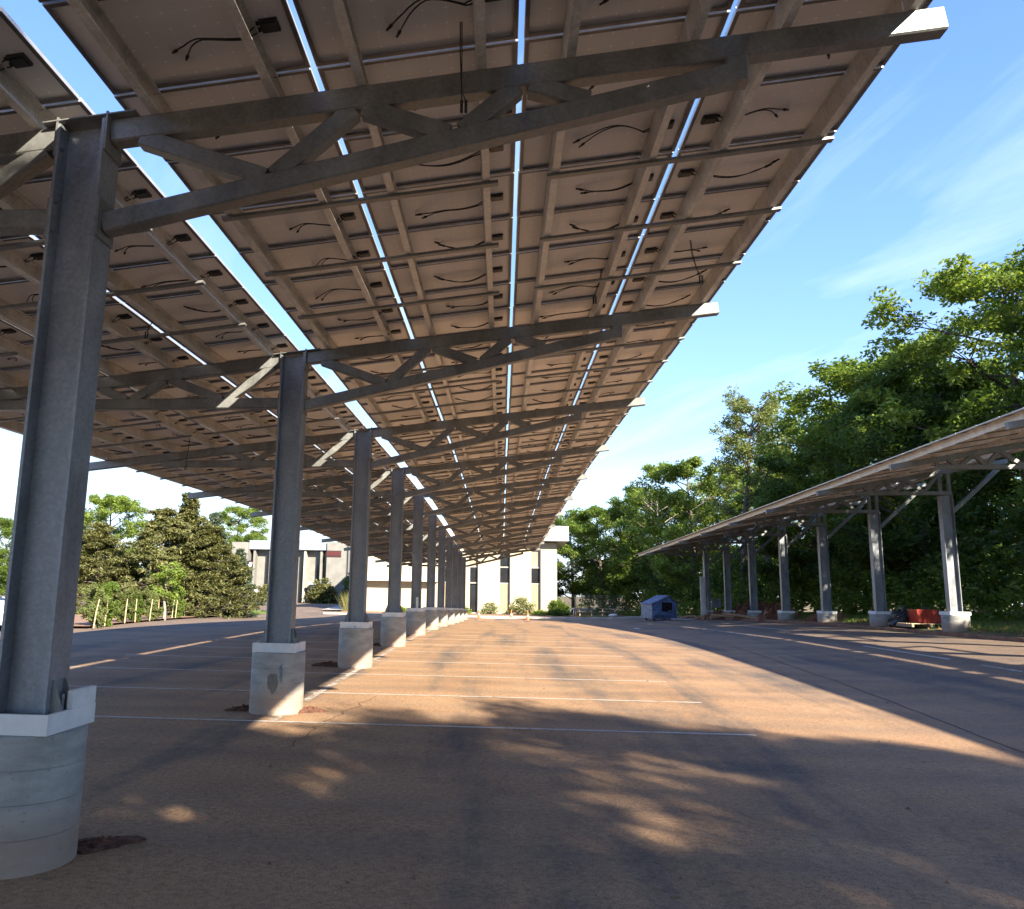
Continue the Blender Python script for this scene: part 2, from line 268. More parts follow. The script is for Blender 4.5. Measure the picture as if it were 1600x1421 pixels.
# ------------------------------------------------------------------ mesh building
class MB:
    def __init__(s): s.v = []; s.f = []; s.m = []
    def add(s, vs, fs, mi=0):
        o = len(s.v); s.v += [tuple(float(c) for c in v) for v in vs]; s.f += [tuple(i + o for i in f) for f in fs]; s.m += [mi] * len(fs); return s
    def box(s, c, d, R=None, mi=0):
        x, y, z = d[0] / 2, d[1] / 2, d[2] / 2
        vs = [Vector((a, b_, e)) for e in (-z, z) for (a, b_) in ((-x, -y), (x, -y), (x, y), (-x, y))]
        if R is not None: vs = [R @ v for v in vs]
        return s.add([v + Vector(c) for v in vs], [(3, 2, 1, 0), (4, 5, 6, 7), (0, 1, 5, 4), (1, 2, 6, 5), (2, 3, 7, 6), (3, 0, 4, 7)], mi)
    def prism(s, poly, y0, y1, mi=0, axis='Y'):
        n = len(poly)
        mk = {'Y': lambda a, b_, e: (a, e, b_), 'Z': lambda a, b_, e: (a, b_, e), 'X': lambda a, b_, e: (e, a, b_)}[axis]
        vs = [mk(a, b_, y0) for a, b_ in poly] + [mk(a, b_, y1) for a, b_ in poly]
        fs = [tuple(range(n)), tuple(range(2 * n - 1, n - 1, -1))] + [(i, i + n, (i + 1) % n + n, (i + 1) % n) for i in range(n)]
        return s.add(vs, fs, mi)
    def bar(s, p0, p1, w, h, ch=0.010, mi=0, up=(0, 0, 1)):
        """hollow-section look: rectangular bar w (sideways) x h with chamfered long edges"""
        p0, p1 = Vector(p0), Vector(p1); d = (p1 - p0).normalized(); side = d.cross(Vector(up)).normalized(); u = side.cross(d)
        a, b_ = w / 2, h / 2; c = min(ch, a * .4, b_ * .4)
        sec = [(-a, -b_ + c), (-a + c, -b_), (a - c, -b_), (a, -b_ + c), (a, b_ - c), (a - c, b_), (-a + c, b_), (-a, b_ - c)]
        vs = [p + side * x + u * y for p in (p0, p1) for x, y in sec]
        fs = [tuple(range(8)), tuple(range(15, 7, -1))] + [(i, i + 8, (i + 1) % 8 + 8, (i + 1) % 8) for i in range(8)]
        return s.add(vs, fs, mi)
    def tube(s, pts, rad, n=6, mi=0, cap=True):
        pts = [Vector(p) for p in pts]; k = len(pts)
        if not hasattr(rad, '__len__'): rad = [rad] * k
        vs = []; ref = Vector((0.31, 0.17, 0.93))
        for i, p in enumerate(pts):
            d = (pts[min(i + 1, k - 1)] - pts[max(i - 1, 0)]).normalized()
            if abs(d.dot(ref)) > 0.97: ref = Vector((0.9, 0.3, 0.1))
            a = d.cross(ref).normalized(); b_ = d.cross(a)
            for j in range(n):
                th = 2 * math.pi * j / n; vs.append(p + (a * math.cos(th) + b_ * math.sin(th)) * rad[i])
        fs = [(i * n + j, i * n + (j + 1) % n, (i + 1) * n + (j + 1) % n, (i + 1) * n + j) for i in range(k - 1) for j in range(n)]
        if cap: fs += [tuple(range(n - 1, -1, -1)), tuple(range((k - 1) * n, k * n))]
        return s.add(vs, fs, mi)
    def lathe(s, prof, n=32, mi=0, c=(0, 0, 0)):
        vs = [(c[0] + r * math.cos(2 * math.pi * j / n), c[1] + r * math.sin(2 * math.pi * j / n), c[2] + z) for r, z in prof for j in range(n)]
        k = len(prof)
        fs = [(i * n + j, i * n + (j + 1) % n, (i + 1) * n + (j + 1) % n, (i + 1) * n + j) for i in range(k - 1) for j in range(n)]
        fs += [tuple(range(n - 1, -1, -1)), tuple(range((k - 1) * n, k * n))]
        return s.add(vs, fs, mi)
    def mesh(s, name, mats, smooth=False):
        me = bpy.data.meshes.new(name); me.from_pydata(s.v, [], s.f); me.validate()
        for mm in (mats if isinstance(mats, (list, tuple)) else [mats]): me.materials.append(MATS[mm])
        if len(set(s.m)) > 1: me.polygons.foreach_set('material_index', s.m[:len(me.polygons)])
        if smooth is True: me.polygons.foreach_set('use_smooth', [True] * len(me.polygons))
        elif smooth: me.shade_smooth_by_angle(angle=smooth) if hasattr(me, 'shade_smooth_by_angle') else None
        me.update(); return me

def tag(o, label=None, cat=None, group=None, kind=None):
    if label: o['label'] = label
    if cat: o['category'] = cat
    if group: o['group'] = group
    if kind: o['kind'] = kind
    return o
def ob(name, me, parent=None, loc=(0, 0, 0), M=None, rz=0.0):
    """loc / M are world placements; under a parent they are taken relative to the parent's own translation"""
    o = bpy.data.objects.new(name, me); COL.objects.link(o)
    if M is None: M = Matrix.Translation(Vector(loc)) @ Matrix.Rotation(rz, 4, 'Z')
    if parent is not None:
        o.parent = parent
        M = world_of(parent).inverted() @ M
    o.matrix_basis = M
    return o
def world_of(o):
    M = o.matrix_basis.copy()
    while o.parent is not None: o = o.parent; M = o.matrix_basis @ M
    return M
def empty(name, loc, rz=0.0):
    o = bpy.data.objects.new(name, None); COL.objects.link(o); o.empty_display_size = 0.3
    o.matrix_basis = Matrix.Translation(Vector(loc)) @ Matrix.Rotation(rz, 4, 'Z'); return o
def part(name, mb, mats, parent, smooth=False):      # part in the parent's local space
    o = bpy.data.objects.new(name, mb.mesh(name, mats, smooth)); COL.objects.link(o); o.parent = parent; return o
def sub(name, me, parent, M=None):
    o = bpy.data.objects.new(name, me); COL.objects.link(o); o.parent = parent
    if M is not None: o.matrix_basis = M
    return o
def fast_mesh(name, V, F, mats):
    """V (n,3), F (m,k) arrays"""
    me = bpy.data.meshes.new(name); n, (mf, k) = len(V), F.shape
    me.vertices.add(n); me.vertices.foreach_set('co', np.ascontiguousarray(V, np.float32).ravel())
    me.loops.add(mf * k); me.loops.foreach_set('vertex_index', np.ascontiguousarray(F, np.int32).ravel())
    me.polygons.add(mf); me.polygons.foreach_set('loop_start', np.arange(0, mf * k, k, dtype=np.int32))
    try: me.polygons.foreach_set('loop_total', np.full(mf, k, np.int32))
    except Exception: pass
    me.materials.append(MATS[mats]); me.update(calc_edges=True); return me

# ------------------------------------------------------------------ terrain
PY = [-60, -10, 5.28, 11.28, 17.28, 23.28, 29.28, 35.28, 41.28, 47.28, 53.28, 59.28, 65.28, 75, 100, 400]
PZ = [-1.95, -1.82, -1.73, -1.65, -1.58, -1.52, -1.50, -1.57, -1.67, -1.79, -1.91, -2.02, -2.10, -2.12, -2.12, -2.12]
_yy = np.arange(-60, 400, 0.5); _zz = np.interp(_yy, PY, PZ); _k = np.hanning(13); _k /= _k.sum()
_zs = np.convolve(np.pad(_zz, 6, mode='edge'), _k, 'valid')
def sstep(t): t = np.clip(t, 0, 1); return t * t * (3 - 2 * t)
def kerbx(Y): return 15.95 - 0.012 * (np.asarray(Y) - 20)
def zright(Y): return np.interp(Y, [-40, 20, 30, 45, 66, 80, 100, 400], [-1.2, -1.13, -1.16, -1.24, -1.64, -1.95, -2.1, -2.1])
def gz(X, Y):
    X = np.asarray(X, float); Y = np.asarray(Y, float)
    p = np.interp(Y, _yy, _zs); z = p + (zright(Y) - p) * sstep((X - 6) / 9.5)
    z = z + 0.38 * sstep((Y - 80) / 28) * sstep((-12 - X) / 8)
    return z + ZC
def gfull(X, Y):
    X = np.asarray(X, float); Y = np.asarray(Y, float); k = kerbx(Y)
    bank = sstep((X - k) / 0.5) * 0.13 + np.clip(X - k - 0.5, 0, 14) * 0.055 * sstep((95 - Y) / 20)
    return gz(X, Y) + bank
def g1(x, y): return float(gfull(x, y))

def grid_mesh(name, xs, ys, zf, mat):
    X, Y = np.meshgrid(xs, ys); V = np.stack([X, Y, zf(X, Y)], -1).reshape(-1, 3)
    nx, ny = len(xs), len(ys); i = np.arange(nx * ny).reshape(ny, nx)
    F = np.stack([i[:-1, :-1], i[:-1, 1:], i[1:, 1:], i[1:, :-1]], -1).reshape(-1, 4)
    me = fast_mesh(name, V, F, mat); me.polygons.foreach_set('use_smooth', [True] * len(me.polygons)); return me
def axis(lo, a, b_, hi, step):
    far1 = lo + (a - lo) * (1 - np.geomspace(1, 0.02, 14)); far2 = b_ + (hi - b_) * np.geomspace(0.02, 1, 14)
    return np.unique(np.concatenate([[lo], far1, np.arange(a, b_ + 1e-6, step), far2]))
base = ob('ground', grid_mesh('ground', axis(-900, -70, 60, 900, 1.0), axis(-300, -40, 130, 1500, 1.0), lambda X, Y: gfull(X, Y) - 0.06 * (X < kerbx(Y) + 0.1) - 0.0, 'verge_ground'))
tag(base, 'red soil and rough grass ground around the car park', None, kind='structure')

ys = np.arange(-40, 73.61, 0.6); us = np.linspace(0, 1, 110)
Yg, Ug = np.meshgrid(ys, us, indexing='ij'); Xg = -60 + (kerbx(Yg) + 60) * Ug ** 0.75
V = np.stack([Xg, Yg, gz(Xg, Yg)], -1).reshape(-1, 3); i = np.arange(len(ys) * len(us)).reshape(len(ys), len(us))
F = np.stack([i[:-1, :-1], i[:-1, 1:], i[1:, 1:], i[1:, :-1]], -1).reshape(-1, 4)
me = fast_mesh('parking_lot', V, F, 'dusty_asphalt'); me.polygons.foreach_set('use_smooth', [True] * len(me.polygons))
lot = tag(ob('parking_lot', me), 'dusty red-brown asphalt car park', kind='structure')
drive = tag(ob('driveway', grid_mesh('driveway', np.linspace(-60, -16.4, 40), np.linspace(73.6, 109, 36), lambda X, Y: gz(X, Y), 'dusty_asphalt')), 'grey asphalt driveway by the far building', kind='structure')

def strip(name, pts, w, mat, parent=lot, dz=0.005, h=0.0):
    """flat strip along a ground polyline"""
    P = [np.array(p, float) for p in pts]; out = []
    for a, b_ in zip(P[:-1], P[1:]):
        k = max(1, int(np.linalg.norm(b_ - a) / 0.4)); out += [a + (b_ - a) * j / k for j in range(k)]
    out.append(P[-1]); out = np.array(out); d = np.gradient(out, axis=0); d /= np.linalg.norm(d, axis=1)[:, None]; n = np.stack([-d[:, 1], d[:, 0]], 1)
    w = np.asarray(w) if hasattr(w, '__len__') else np.full(len(out), w)
    A, B = out - n * w[:len(out), None] / 2, out + n * w[:len(out), None] / 2
    mb = MB(); k = len(out)
    zA, zB = gz(A[:, 0], A[:, 1]) + dz, gz(B[:, 0], B[:, 1]) + dz
    mb.add([(A[j][0], A[j][1], zA[j]) for j in range(k)] + [(B[j][0], B[j][1], zB[j]) for j in range(k)], [(j, j + 1, k + j + 1, k + j) for j in range(k - 1)])
    o = ob(name, mb.mesh(name, mat)); 
    if parent is not None: o.parent = parent
    return o
for k in range(-1, 21):
    Y = 10.48 + 2.745 * k
    if k < 0: continue
    strip('painted_line', [(-8.75, Y - .05), (3.15, Y + .05)], 0.082, 'paint_white' if k < 9 else 'paint_worn')
for a, b_ in ((10.6, 12.0), (12.3, 16.9), (17.8, 22.6), (24, 28.8), (30, 34.5), (36, 41), (42, 47), (48, 59)):
    strip('painted_line', [(-2.93 - .0 * a, a), (-2.93, b_)], 0.11, 'paint_worn')
strip('painted_line', [(10.6, 15.5), (10.63, 19.0)], 0.11, 'paint_worn'); strip('painted_line', [(10.72, 20.4), (10.78, 25.2)], 0.11, 'paint_white')
strip('painted_line', [(9.7, 31.8), (9.85, 40.7)], 0.11, 'paint_worn'); strip('painted_line', [(7.3, 44.0), (7.5, 46.5)], 0.3, 'paint_white'); strip('painted_line', [(12.2, 36), (12.2, 42)], 0.12, 'paint_white')
strip('painted_line', [(-21.2, 76.5), (-24.0, 92.5)], 0.22, 'paint_white', drive)
for j in range(4):
    strip('stencil_mark', [(-20.1 + j * .34, 82.6), (-20.3 + j * .34, 83.9)], 0.16, 'paint_worn', drive)
rc = np.random.default_rng(3)
def wig(pts, amp):
    P = []
    for (a, b_) in zip(pts[:-1], pts[1:]):
        for j in range(12): P.append((a[0] + (b_[0] - a[0]) * j / 12 + rc.normal() * amp, a[1] + (b_[1] - a[1]) * j / 12))
    return P + [pts[-1]]
strip('asphalt_crack', wig([(5.7, 6), (5.95, 10), (6.5, 15.4), (7.2, 25.1), (7.6, 34)], 0.02), 0.022, 'crack_dark')
strip('asphalt_crack', wig([(-2.30, 8.9), (-2.22, 10.6), (-1.95, 13.0)], 0.03), 0.012, 'soil_and_hole_shade')

# kerbs
def kerb(name, pts, label, mat, w=0.16, h=0.14, zf=gz):
    P = np.array(pts, float); d = np.gradient(P, axis=0); d /= np.linalg.norm(d, axis=1)[:, None]; n = np.stack([-d[:, 1], d[:, 0]], 1)
    mb = MB(); k = len(P); sec = [(-w / 2, -0.1), (-w / 2, h - 0.025), (-w / 2 + 0.025, h), (w / 2, h), (w / 2, -0.1)]; vs = []
    for j in range(k):
        z = float(zf(P[j][0], P[j][1]))
        for a, e in sec: vs.append((P[j][0] + n[j][0] * a, P[j][1] + n[j][1] * a, z + e))
    s_ = len(sec); fs = [(j * s_ + q, j * s_ + q + 1, (j + 1) * s_ + q + 1, (j + 1) * s_ + q) for j in range(k - 1) for q in range(s_ - 1)]
    fs += [tuple(range(s_)), tuple(range(k * s_ - 1, (k - 1) * s_ - 1, -1))]
    mb.add(vs, fs); return tag(ob(name, mb.mesh(name, mat)), label, kind='structure')
yk = np.arange(-38, 72, 1.5); kerb('kerb', [(float(kerbx(y)) + .02, y) for y in yk[::-1]], 'dirt-stained kerb along the wooded verge', 'kerb_dirty', 0.2, 0.13)
kerb('kerb', [(x, 73.5) for x in np.arange(-16.2, 14.5, 1.2)], 'pale concrete kerb in front of the cream building', 'kerb_concrete', 0.25, 0.15)

def island(name, outline, h, mat, label, step=1.6, zf=gz):
    import bmesh
    bm = bmesh.new(); P = []
    for a, b_ in zip(outline, outline[1:] + outline[:1]):
        k = max(1, int(math.dist(a, b_) / step))
        P += [(a[0] + (b_[0] - a[0]) * j / k, a[1] + (b_[1] - a[1]) * j / k) for j in range(k)]
    vs = [bm.verts.new((x, y, 0)) for x, y in P]
    low = [bm.verts.new((x, y, -1)) for x, y in P]
    f = bm.faces.new(vs); bmesh.ops.triangulate(bm, faces=[f])
    for _ in range(2):
        es = [e for e in bm.edges if e.calc_length() > step * 1.6]
        if es: bmesh.ops.subdivide_edges(bm, edges=es, cuts=1); bmesh.ops.triangulate(bm, faces=bm.faces[:])
    loop = [v for v in bm.verts if v.co.z > -.5]
    for v in bm.verts:
        z = float(zf(v.co.x, v.co.y)); v.co.z = z + h if v.co.z > -.5 else z - 0.1
    n = len(vs)
    for j in range(n):
        if vs[j].is_valid:
            try: bm.faces.new((vs[j], vs[(j + 1) % n], low[(j + 1) % n], low[j]))
            except Exception: pass
    bmesh.ops.recalc_face_normals(bm, faces=bm.faces[:])
    me = bpy.data.meshes.new(name); bm.to_mesh(me); bm.free(); me.materials.append(MATS[mat])
    return tag(ob(name, me), label, kind='structure')
island('planting_strip', [(-14.7, 28.3), (-16.3, 36), (-17.9, 44.5), (-18.9, 51), (-22, 52), (-70, 50), (-70, 24), (-24, 24.5)], 0.09, 'mulch', 'bare mulched planting strip beside the row of young evergreens')
island('lawn', [(-18.98, 51.2), (-19.8, 58), (-20.0, 66), (-21.0, 70.5), (-23.5, 73), (-30, 74.5), (-70, 74.5), (-70, 50.3), (-22, 52.3)], 0.10, 'lawn', 'sunlit lawn in front of the far building')
island('planting_bed', [(-16, 73.7), (5.3, 73.7), (7.0, 74.5), (7.2, 83.8), (-16, 83.8)], 0.10, 'mulch', 'mulched planting bed below the cream building')
island('sidewalk', [(-16.3, 84.3), (-16.3, 108.8), (-20.2, 108.8), (-18.9, 84.3)], 0.12, 'kerb_concrete', 'pale concrete walk leading to the grey wing')

# ------------------------------------------------------------------ solar canopies
SL = 0.1267                       # cross slope of the canopy plane
EX = Vector((1, 0, SL)).normalized()
PLX, PLY, PITX, PITY = 1.487, 0.937, 1.52, 0.955

# panel meshes (origin at the centre of the underside of the frame)
mb = MB(); mb.add([(-PLX / 2 + .008, -PLY / 2 + .008, .026), (PLX / 2 - .008, -PLY / 2 + .008, .026), (PLX / 2 - .008, PLY / 2 - .008, .026), (-PLX / 2 + .008, PLY / 2 - .008, .026),
        (-PLX / 2 + .008, -PLY / 2 + .008, .033), (PLX / 2 - .008, -PLY / 2 + .008, .033), (PLX / 2 - .008, PLY / 2 - .008, .033), (-PLX / 2 + .008, PLY / 2 - .008, .033)],
       [(3, 2, 1, 0)]); mb.add(mb.v[4:8], [(0, 1, 2, 3)], 1)
PANEL = mb.mesh('solar_panel', ['panel_back', 'panel_glass'])
mb = MB()
for sx in (-1, 1):
    mb.box((sx * (PLX / 2 - .003), 0, .0175), (.006, PLY, .035)); mb.box((sx * (PLX / 2 - .020), 0, .0015), (.028, PLY - .012, .003), None, 1)
for sy in (-1, 1):
    mb.box((0, sy * (PLY / 2 - .003), .0176), (PLX - .012, .006, .0352)); mb.box((0, sy * (PLY / 2 - .0205), .0012), (PLX - .068, .029, .003), None, 1)
FRAME = mb.mesh('frame', ['frame_aluminium', 'frame_lip_shaded'])
mb = MB(); mb.box((0, 0, -.012), (.125, .115, .024)); mb.box((0, 0, -.028), (.095, .085, .008))
for sy in (-1, 1): mb.box((-.072, sy * .03, -.010), (.03, .022, .016))
JBOX = mb.mesh('junction_box', 'dark_plastic')
def cable(seed, sgn):
    r = random.Random(seed); mb = MB(); bow = r.uniform(.0, .22) * r.choice((1, 1, 1, -.4)); sag = r.uniform(.05, .17); ln = r.uniform(.52, .84); endy = r.uniform(-.05, .22)
    for k, s_ in ((0, -1), (1, 1)):
        pts = []
        for j in range(15):
            u = j / 14; x = -.07 - u * (ln - .05 * k); y = s_ * (.03 * (1 - min(1, u * 5)) + .008) - bow * math.sin(math.pi * min(1, max(0, u - .2) / .8)) * 1.0 + endy * max(0, u - .62) ** 1.4 * 3
            z = -.012 - (.16 if .12 < u < .5 else .0) * 0 - sag * math.sin(math.pi * min(1, u * 1.0)) * .7 - .02 * u
            if u > .85: y += s_ * .028 * (u - .85) / .15
            pts.append((x * sgn, y, z))
        mb.tube(pts, .0058, 5)
        d = (Vector(pts[-1]) - Vector(pts[-2])).normalized(); e = Vector(pts[-1])
        mb.tube([e - d * .01, e + d * .025, e + d * .03, e + d * .07], [.011, .013, .010, .009], 6)
    return mb.mesh('cable', 'cable_black', True)
CABLES = {s_: [cable(11 + q, s_) for q in range(16)] for s_ in (1, -1)}

# section members
def purlin_mesh(ln):
    mb = MB(); h, fl, lip, th = 0.195, 0.066, 0.018, 0.004
    sec = [(0, 0), (fl, 0), (fl, lip), (fl - th, lip), (fl - th, th), (th, th), (th, h - th), (fl - th, h - th), (fl - th, h - lip), (fl, h - lip), (fl, h), (0, h)]
    mb.prism(sec, 0, ln); return mb.mesh('purlin', 'galvanized_purlin')
def ibeam(h, d, bf, tw=.014, tf=.022):
    a, f2 = d / 2, bf / 2
    sec = [(-a, -f2), (-a + tf, -f2), (-a + tf, -tw / 2), (a - tf, -tw / 2), (a - tf, -f2), (a, -f2), (a, f2), (a - tf, f2), (a - tf, tw / 2), (-a + tf, tw / 2), (-a + tf, f2), (-a, f2)]
    mb = MB(); n = len(sec)
    vs = [(x, y, 0) for x, y in sec] + [(x, y, h + SL * x) for x, y in sec]
    mb.add(vs, [tuple(range(n - 1, -1, -1)), tuple(range(n, 2 * n))] + [(i, (i + 1) % n, (i + 1) % n + n, i + n) for i in range(n)])
    return mb.mesh('column', 'galvanized_column')
def footing_mesh(r, h):
    prof = [(r * .985, -.35)]; k = max(4, int(h / .17)); 
    for j in range(k):
        z0 = j * h / k; prof += [(r, z0 + .006), (r, z0 + h / k - .006), (r - .005, z0 + h / k - .002)]
    prof += [(r - .012, h), (0.02, h)]
    mb = MB(); mb.lathe(prof, 48); return mb.mesh('footing', 'concrete_footing', math.radians(40))

class Canopy:
    pass
def build_canopy(name, label, cols, capf, xcf, Hc, d, bf, fr, hfoot, rows_l, rows_r, y0, y1, indiv, detail, bl=-.75, br=-.785, sl=.1267, panels_r=True):
    """cols: list of Y; capf(Y): height of the footing cap; xcf(Y): column line; Hc: cap to chord top at the column axis"""
    SL = sl; EX = Vector((1, 0, SL)).normalized()
    root = tag(empty(name, (xcf(cols[0]), cols[0], capf(cols[0]) - hfoot)), label, 'solar canopy')
    top = lambda x, y: capf(y) + Hc + SL * (x - xcf(y))                   # top of the truss chords
    def basis(x, y, dz):
        e = 0.5; ey = Vector((xcf(y + e) - xcf(y - e), 2 * e, capf(y + e) - capf(y - e) + 0.0)).normalized(); ex = EX - ey * EX.dot(ey); ex.normalize(); ez = ex.cross(ey)
        P = Vector((x, y, top(x, y))) + ez * dz
        return Matrix(((ex.x, ey.x, ez.x, P.x), (ex.y, ey.y, ez.y, P.y), (ex.z, ey.z, ez.z, P.z), (0, 0, 0, 1)))
    wl, wr_ = rows_l * PITX, rows_r * PITX
    # --- columns, footings, trusses
    colm = ibeam(Hc - .02 if panels_r else Hc + bl - .078, d, bf); boards = {}
    bw = fr * 1.62
    mb = MB(); mb.box((0, 0, 0), (bw, .022, .125)); bfront = mb.mesh('form_board', 'white_board')
    mb = MB(); mb.box((0, 0, 0), (.022, bw - .046, .125)); bside = mb.mesh('form_board', 'white_board')
    mb = MB(); mb.box((0, 0, 0), (d + .16, bf + .14, .03)); bpl = mb.mesh('base_plate', 'galvanized_column')
    mb = MB(); mb.prism([(0, 0), (.085, 0), (.085, .03), (.015, .22), (0, .22)], -.006, .006); gus = mb.mesh('gusset', 'galvanized_steel')
    mb = MB(); mb.tube([(0, 0, 0), (0, 0, .13)], .013, 8); mb.lathe([(.028, .004), (.028, .034)], 6, 1); bolt = mb.mesh('anchor_bolt', ['bolt_steel', 'blue_nut'])
    mb = MB(); mb.lathe([(.017, 0), (.017, .012), (.010, .014), (.010, .022)], 6); hexb = mb.mesh('bolt', 'bolt_steel')
    mb = MB(); mb.box((0, 0, 0), (.016, bf * .98, .30)); endpl = mb.mesh('end_plate', 'galvanized_steel')
    mb = MB(); mb.bar((-d / 2 - .12, 0, 0), (d / 2 + .22, 0, (d + .34) * SL), bf * 1.02, .012, .002); toppl = mb.mesh('top_plate', 'galvanized_steel')
    fm = footing_mesh(fr, hfoot - .10)
    def chord(nm, p0, p1, w, h, ch=.012, up=(0, 0, 1)): mb = MB(); mb.bar(p0, p1, w, h, ch, 0, up); return mb.mesh(nm, 'galvanized_steel')
    xa = d / 2 + .016; cw = min(.13, bf * .55)
    tipR, tipL = max(wr_ + .09, 2.4 if not panels_r else 0), -(wl + .03 + .17)
    kr = max(.45, wr_ / 6.08); kl = wl / 6.08
    R_ = {'top_chord': [chord('top_chord', (xa, 0, SL * xa - .09), (tipR, 0, SL * tipR - .09), cw, .178)],
          'bottom_chord': [chord('bottom_chord', (xa, 0, br), (4.72 * kr, 0, .312 if kr > .9 else SL * 4.72 * kr - .26), cw * .98, .152)],
          'web_member': []}
    zt = lambda x: SL * x - .165
    zb = lambda x: br + ((.312 if kr > .9 else SL * 4.72 * kr - .26) - br) * (x - xa) / (4.72 * kr - xa) + .06
    for a, b_ in () if not panels_r else (((.42, 't'), (1.36, 'b')), ((1.42, 'b'), (1.98, 't')), ((2.06, 't'), (2.68, 'b')), ((2.78, 'b'), (3.16, 't')), ((3.26, 't'), (3.68, 'b'))):
        q = [(x * kr, 0, zt(x * kr) if s_ == 't' else zb(x * kr)) for x, s_ in (a, b_)]
        R_['web_member'].append(chord('web_member', q[0], q[1], cw * .9, .128, .008))
    xe = 4.72 * kr; R_['end_stub'] = [chord('end_stub', (xe, 0, zb(xe) - .132), (xe, 0, zt(xe) + .02), cw * .96, .16, .012, (1, 0, 0))]
    xl = -4.45 * kl; zbl = lambda x: bl - .05 * (x / xl) + .06
    L_ = {'top_chord': [chord('top_chord', (-xa if panels_r else xa - .003, 0, (-SL * xa if panels_r else SL * xa) - .09), (tipL, 0, SL * tipL - .09), cw, .178)],
          'bottom_chord': [chord('bottom_chord', (-xa if panels_r else xa, 0, bl), (xl, 0, bl - .05), cw * .98, .152)], 'web_member': []}
    if not panels_r:
        L_['head_post'] = [chord('head_post', (sx_ * (xa - .07), 0, bl + .05), (sx_ * (xa - .07), 0, SL * sx_ * xa - .12), cw * .9, .13, .008, (1, 0, 0)) for sx_ in (-1, 1)]
    L_['end_stub'] = [chord('end_stub', (xl, 0, zbl(xl) - .132), (xl, 0, zt(xl) + .02), cw * .96, .12, .012, (1, 0, 0))]
    for a, b_ in (((-.30, 't'), (-1.0, 'b')), ((-1.06, 'b'), (-1.86, 't')), ((-1.94, 't'), (-2.42, 'b')), ((-2.5, 'b'), (-2.9, 't'))) + (() if panels_r else (((-3.0, 't'), (-3.5, 'b')), ((-3.6, 'b'), (-4.0, 't')))):
        q = [(x * kl, 0, zt(x * kl) if s_ == 't' else zbl(x * kl)) for x, s_ in (a, b_)]
        L_['web_member'].append(chord('web_member', q[0], q[1], cw * .9, .13, .008))
    for k, Y in enumerate(cols):
        X = xcf(Y); zc = capf(Y); zg = zc - hfoot
        f = ob('footing', fm, root, (X, Y, zg))
        for sy in (-1, 1): ob('form_board', bfront, f, (X, Y + sy * (bw / 2 - .011), zc - .0355))
        for sx in (-1, 1): ob('form_board', bside, f, (X + sx * (bw / 2 - .011), Y, zc - .0355))
        c = ob('column', colm, root, (X, Y, zc - .005))
        ob('base_plate', bpl, c, (X, Y, zc - .022))
        if k < detail:
            for sx in (-1, 1):
                for sy in (-1, 1):
                    M = Matrix.Translation((X + sx * d / 2, Y + sy * bf * .28, zc - .006)) @ (Matrix.Identity(4) if sx > 0 else Matrix.Rotation(math.pi, 4, 'Z'))
                    ob('gusset', gus, c, M=M); ob('anchor_bolt', bolt, c, (X + sx * (d / 2 + .055), Y + sy * bf * .12, zc - .006))
            ob('top_plate', toppl, c, (X, Y, zc + Hc + .004 - SL * (d / 2 + .12)))
            for sx in (-1, 1):
                for zo in (-.12, (br if sx > 0 else bl)):
                    ob('end_plate', endpl, c, (X + sx * (d / 2 + .008), Y, zc + Hc + zo + (SL * sx * d / 2)))
                    for dz_ in (-.11, .11):
                        ob('bolt', hexb, c, M=Matrix.Translation((X + sx * (d / 2 - .022), Y - bf * .36, zc + Hc + zo + dz_)) @ Matrix.Rotation(-sx * math.pi / 2, 4, 'Y'))
        for S_ in (R_, L_):
            t_ = ob('truss', None, root, (X, Y, zc + Hc)); t_.empty_display_size = .2
            for nm, ms in S_.items():
                for me_ in ms: sub(nm, me_, t_)
    # --- purlins and straps, bay by bay
    px = [x + .30 + r * PITX for r in range(rows_r) for x in (.18,)] + [.18 + 1.18 + r * PITX for r in range(rows_r)]
    px += [-(.03 + .30 + r * PITX) - .066 for r in range(rows_l)] + [-(.03 + 1.18 + r * PITX) - .066 for r in range(rows_l)]
    px.sort()
    segs = sorted(set([y0] + [c_ for c_ in cols if y0 < c_ < y1] + [y1])); cache = {}
    smr = {}
    def strap_mesh(ln):
        key = round(ln, 3)
        if key not in smr:
            mb = MB(); mb.bar((0, 0, 0), (ln, 0, 0), .075, .030, .004); smr[key] = mb.mesh('bridging_strap', 'galvanized_steel')
        return smr[key]
    runs = []
    for lst in ([p for p in px if p > 0], [p for p in px if p < 0][::-1]):
        h_ = len(lst) // 2 if len(lst) % 2 == 0 else len(lst) // 2
        for grp in (lst[:h_], lst[h_:]):
            a, b_ = min(grp) - .05, max(grp) + .16; runs.append((a, b_))
    for a, b_ in zip(segs[:-1], segs[1:]):
        ya = a; ln = math.hypot(b_ - a, capf(b_) - capf(a)); key = round(ln, 3)
        if key not in cache: cache[key] = purlin_mesh(ln - .012)
        ey = Vector((xcf(b_) - xcf(a), b_ - a, capf(b_) - capf(a))).normalized()
        ex = (EX - ey * EX.dot(ey)).normalized(); ez = ex.cross(ey)
        for x in px:
            P = Vector((xcf(a) + x, a, top(xcf(a) + x, a))) + ez * .003
            ob('purlin', cache[key], root, M=Matrix(((ex.x, ey.x, ez.x, P.x), (ex.y, ey.y, ez.y, P.y), (ex.z, ey.z, ez.z, P.z), (0, 0, 0, 1))))
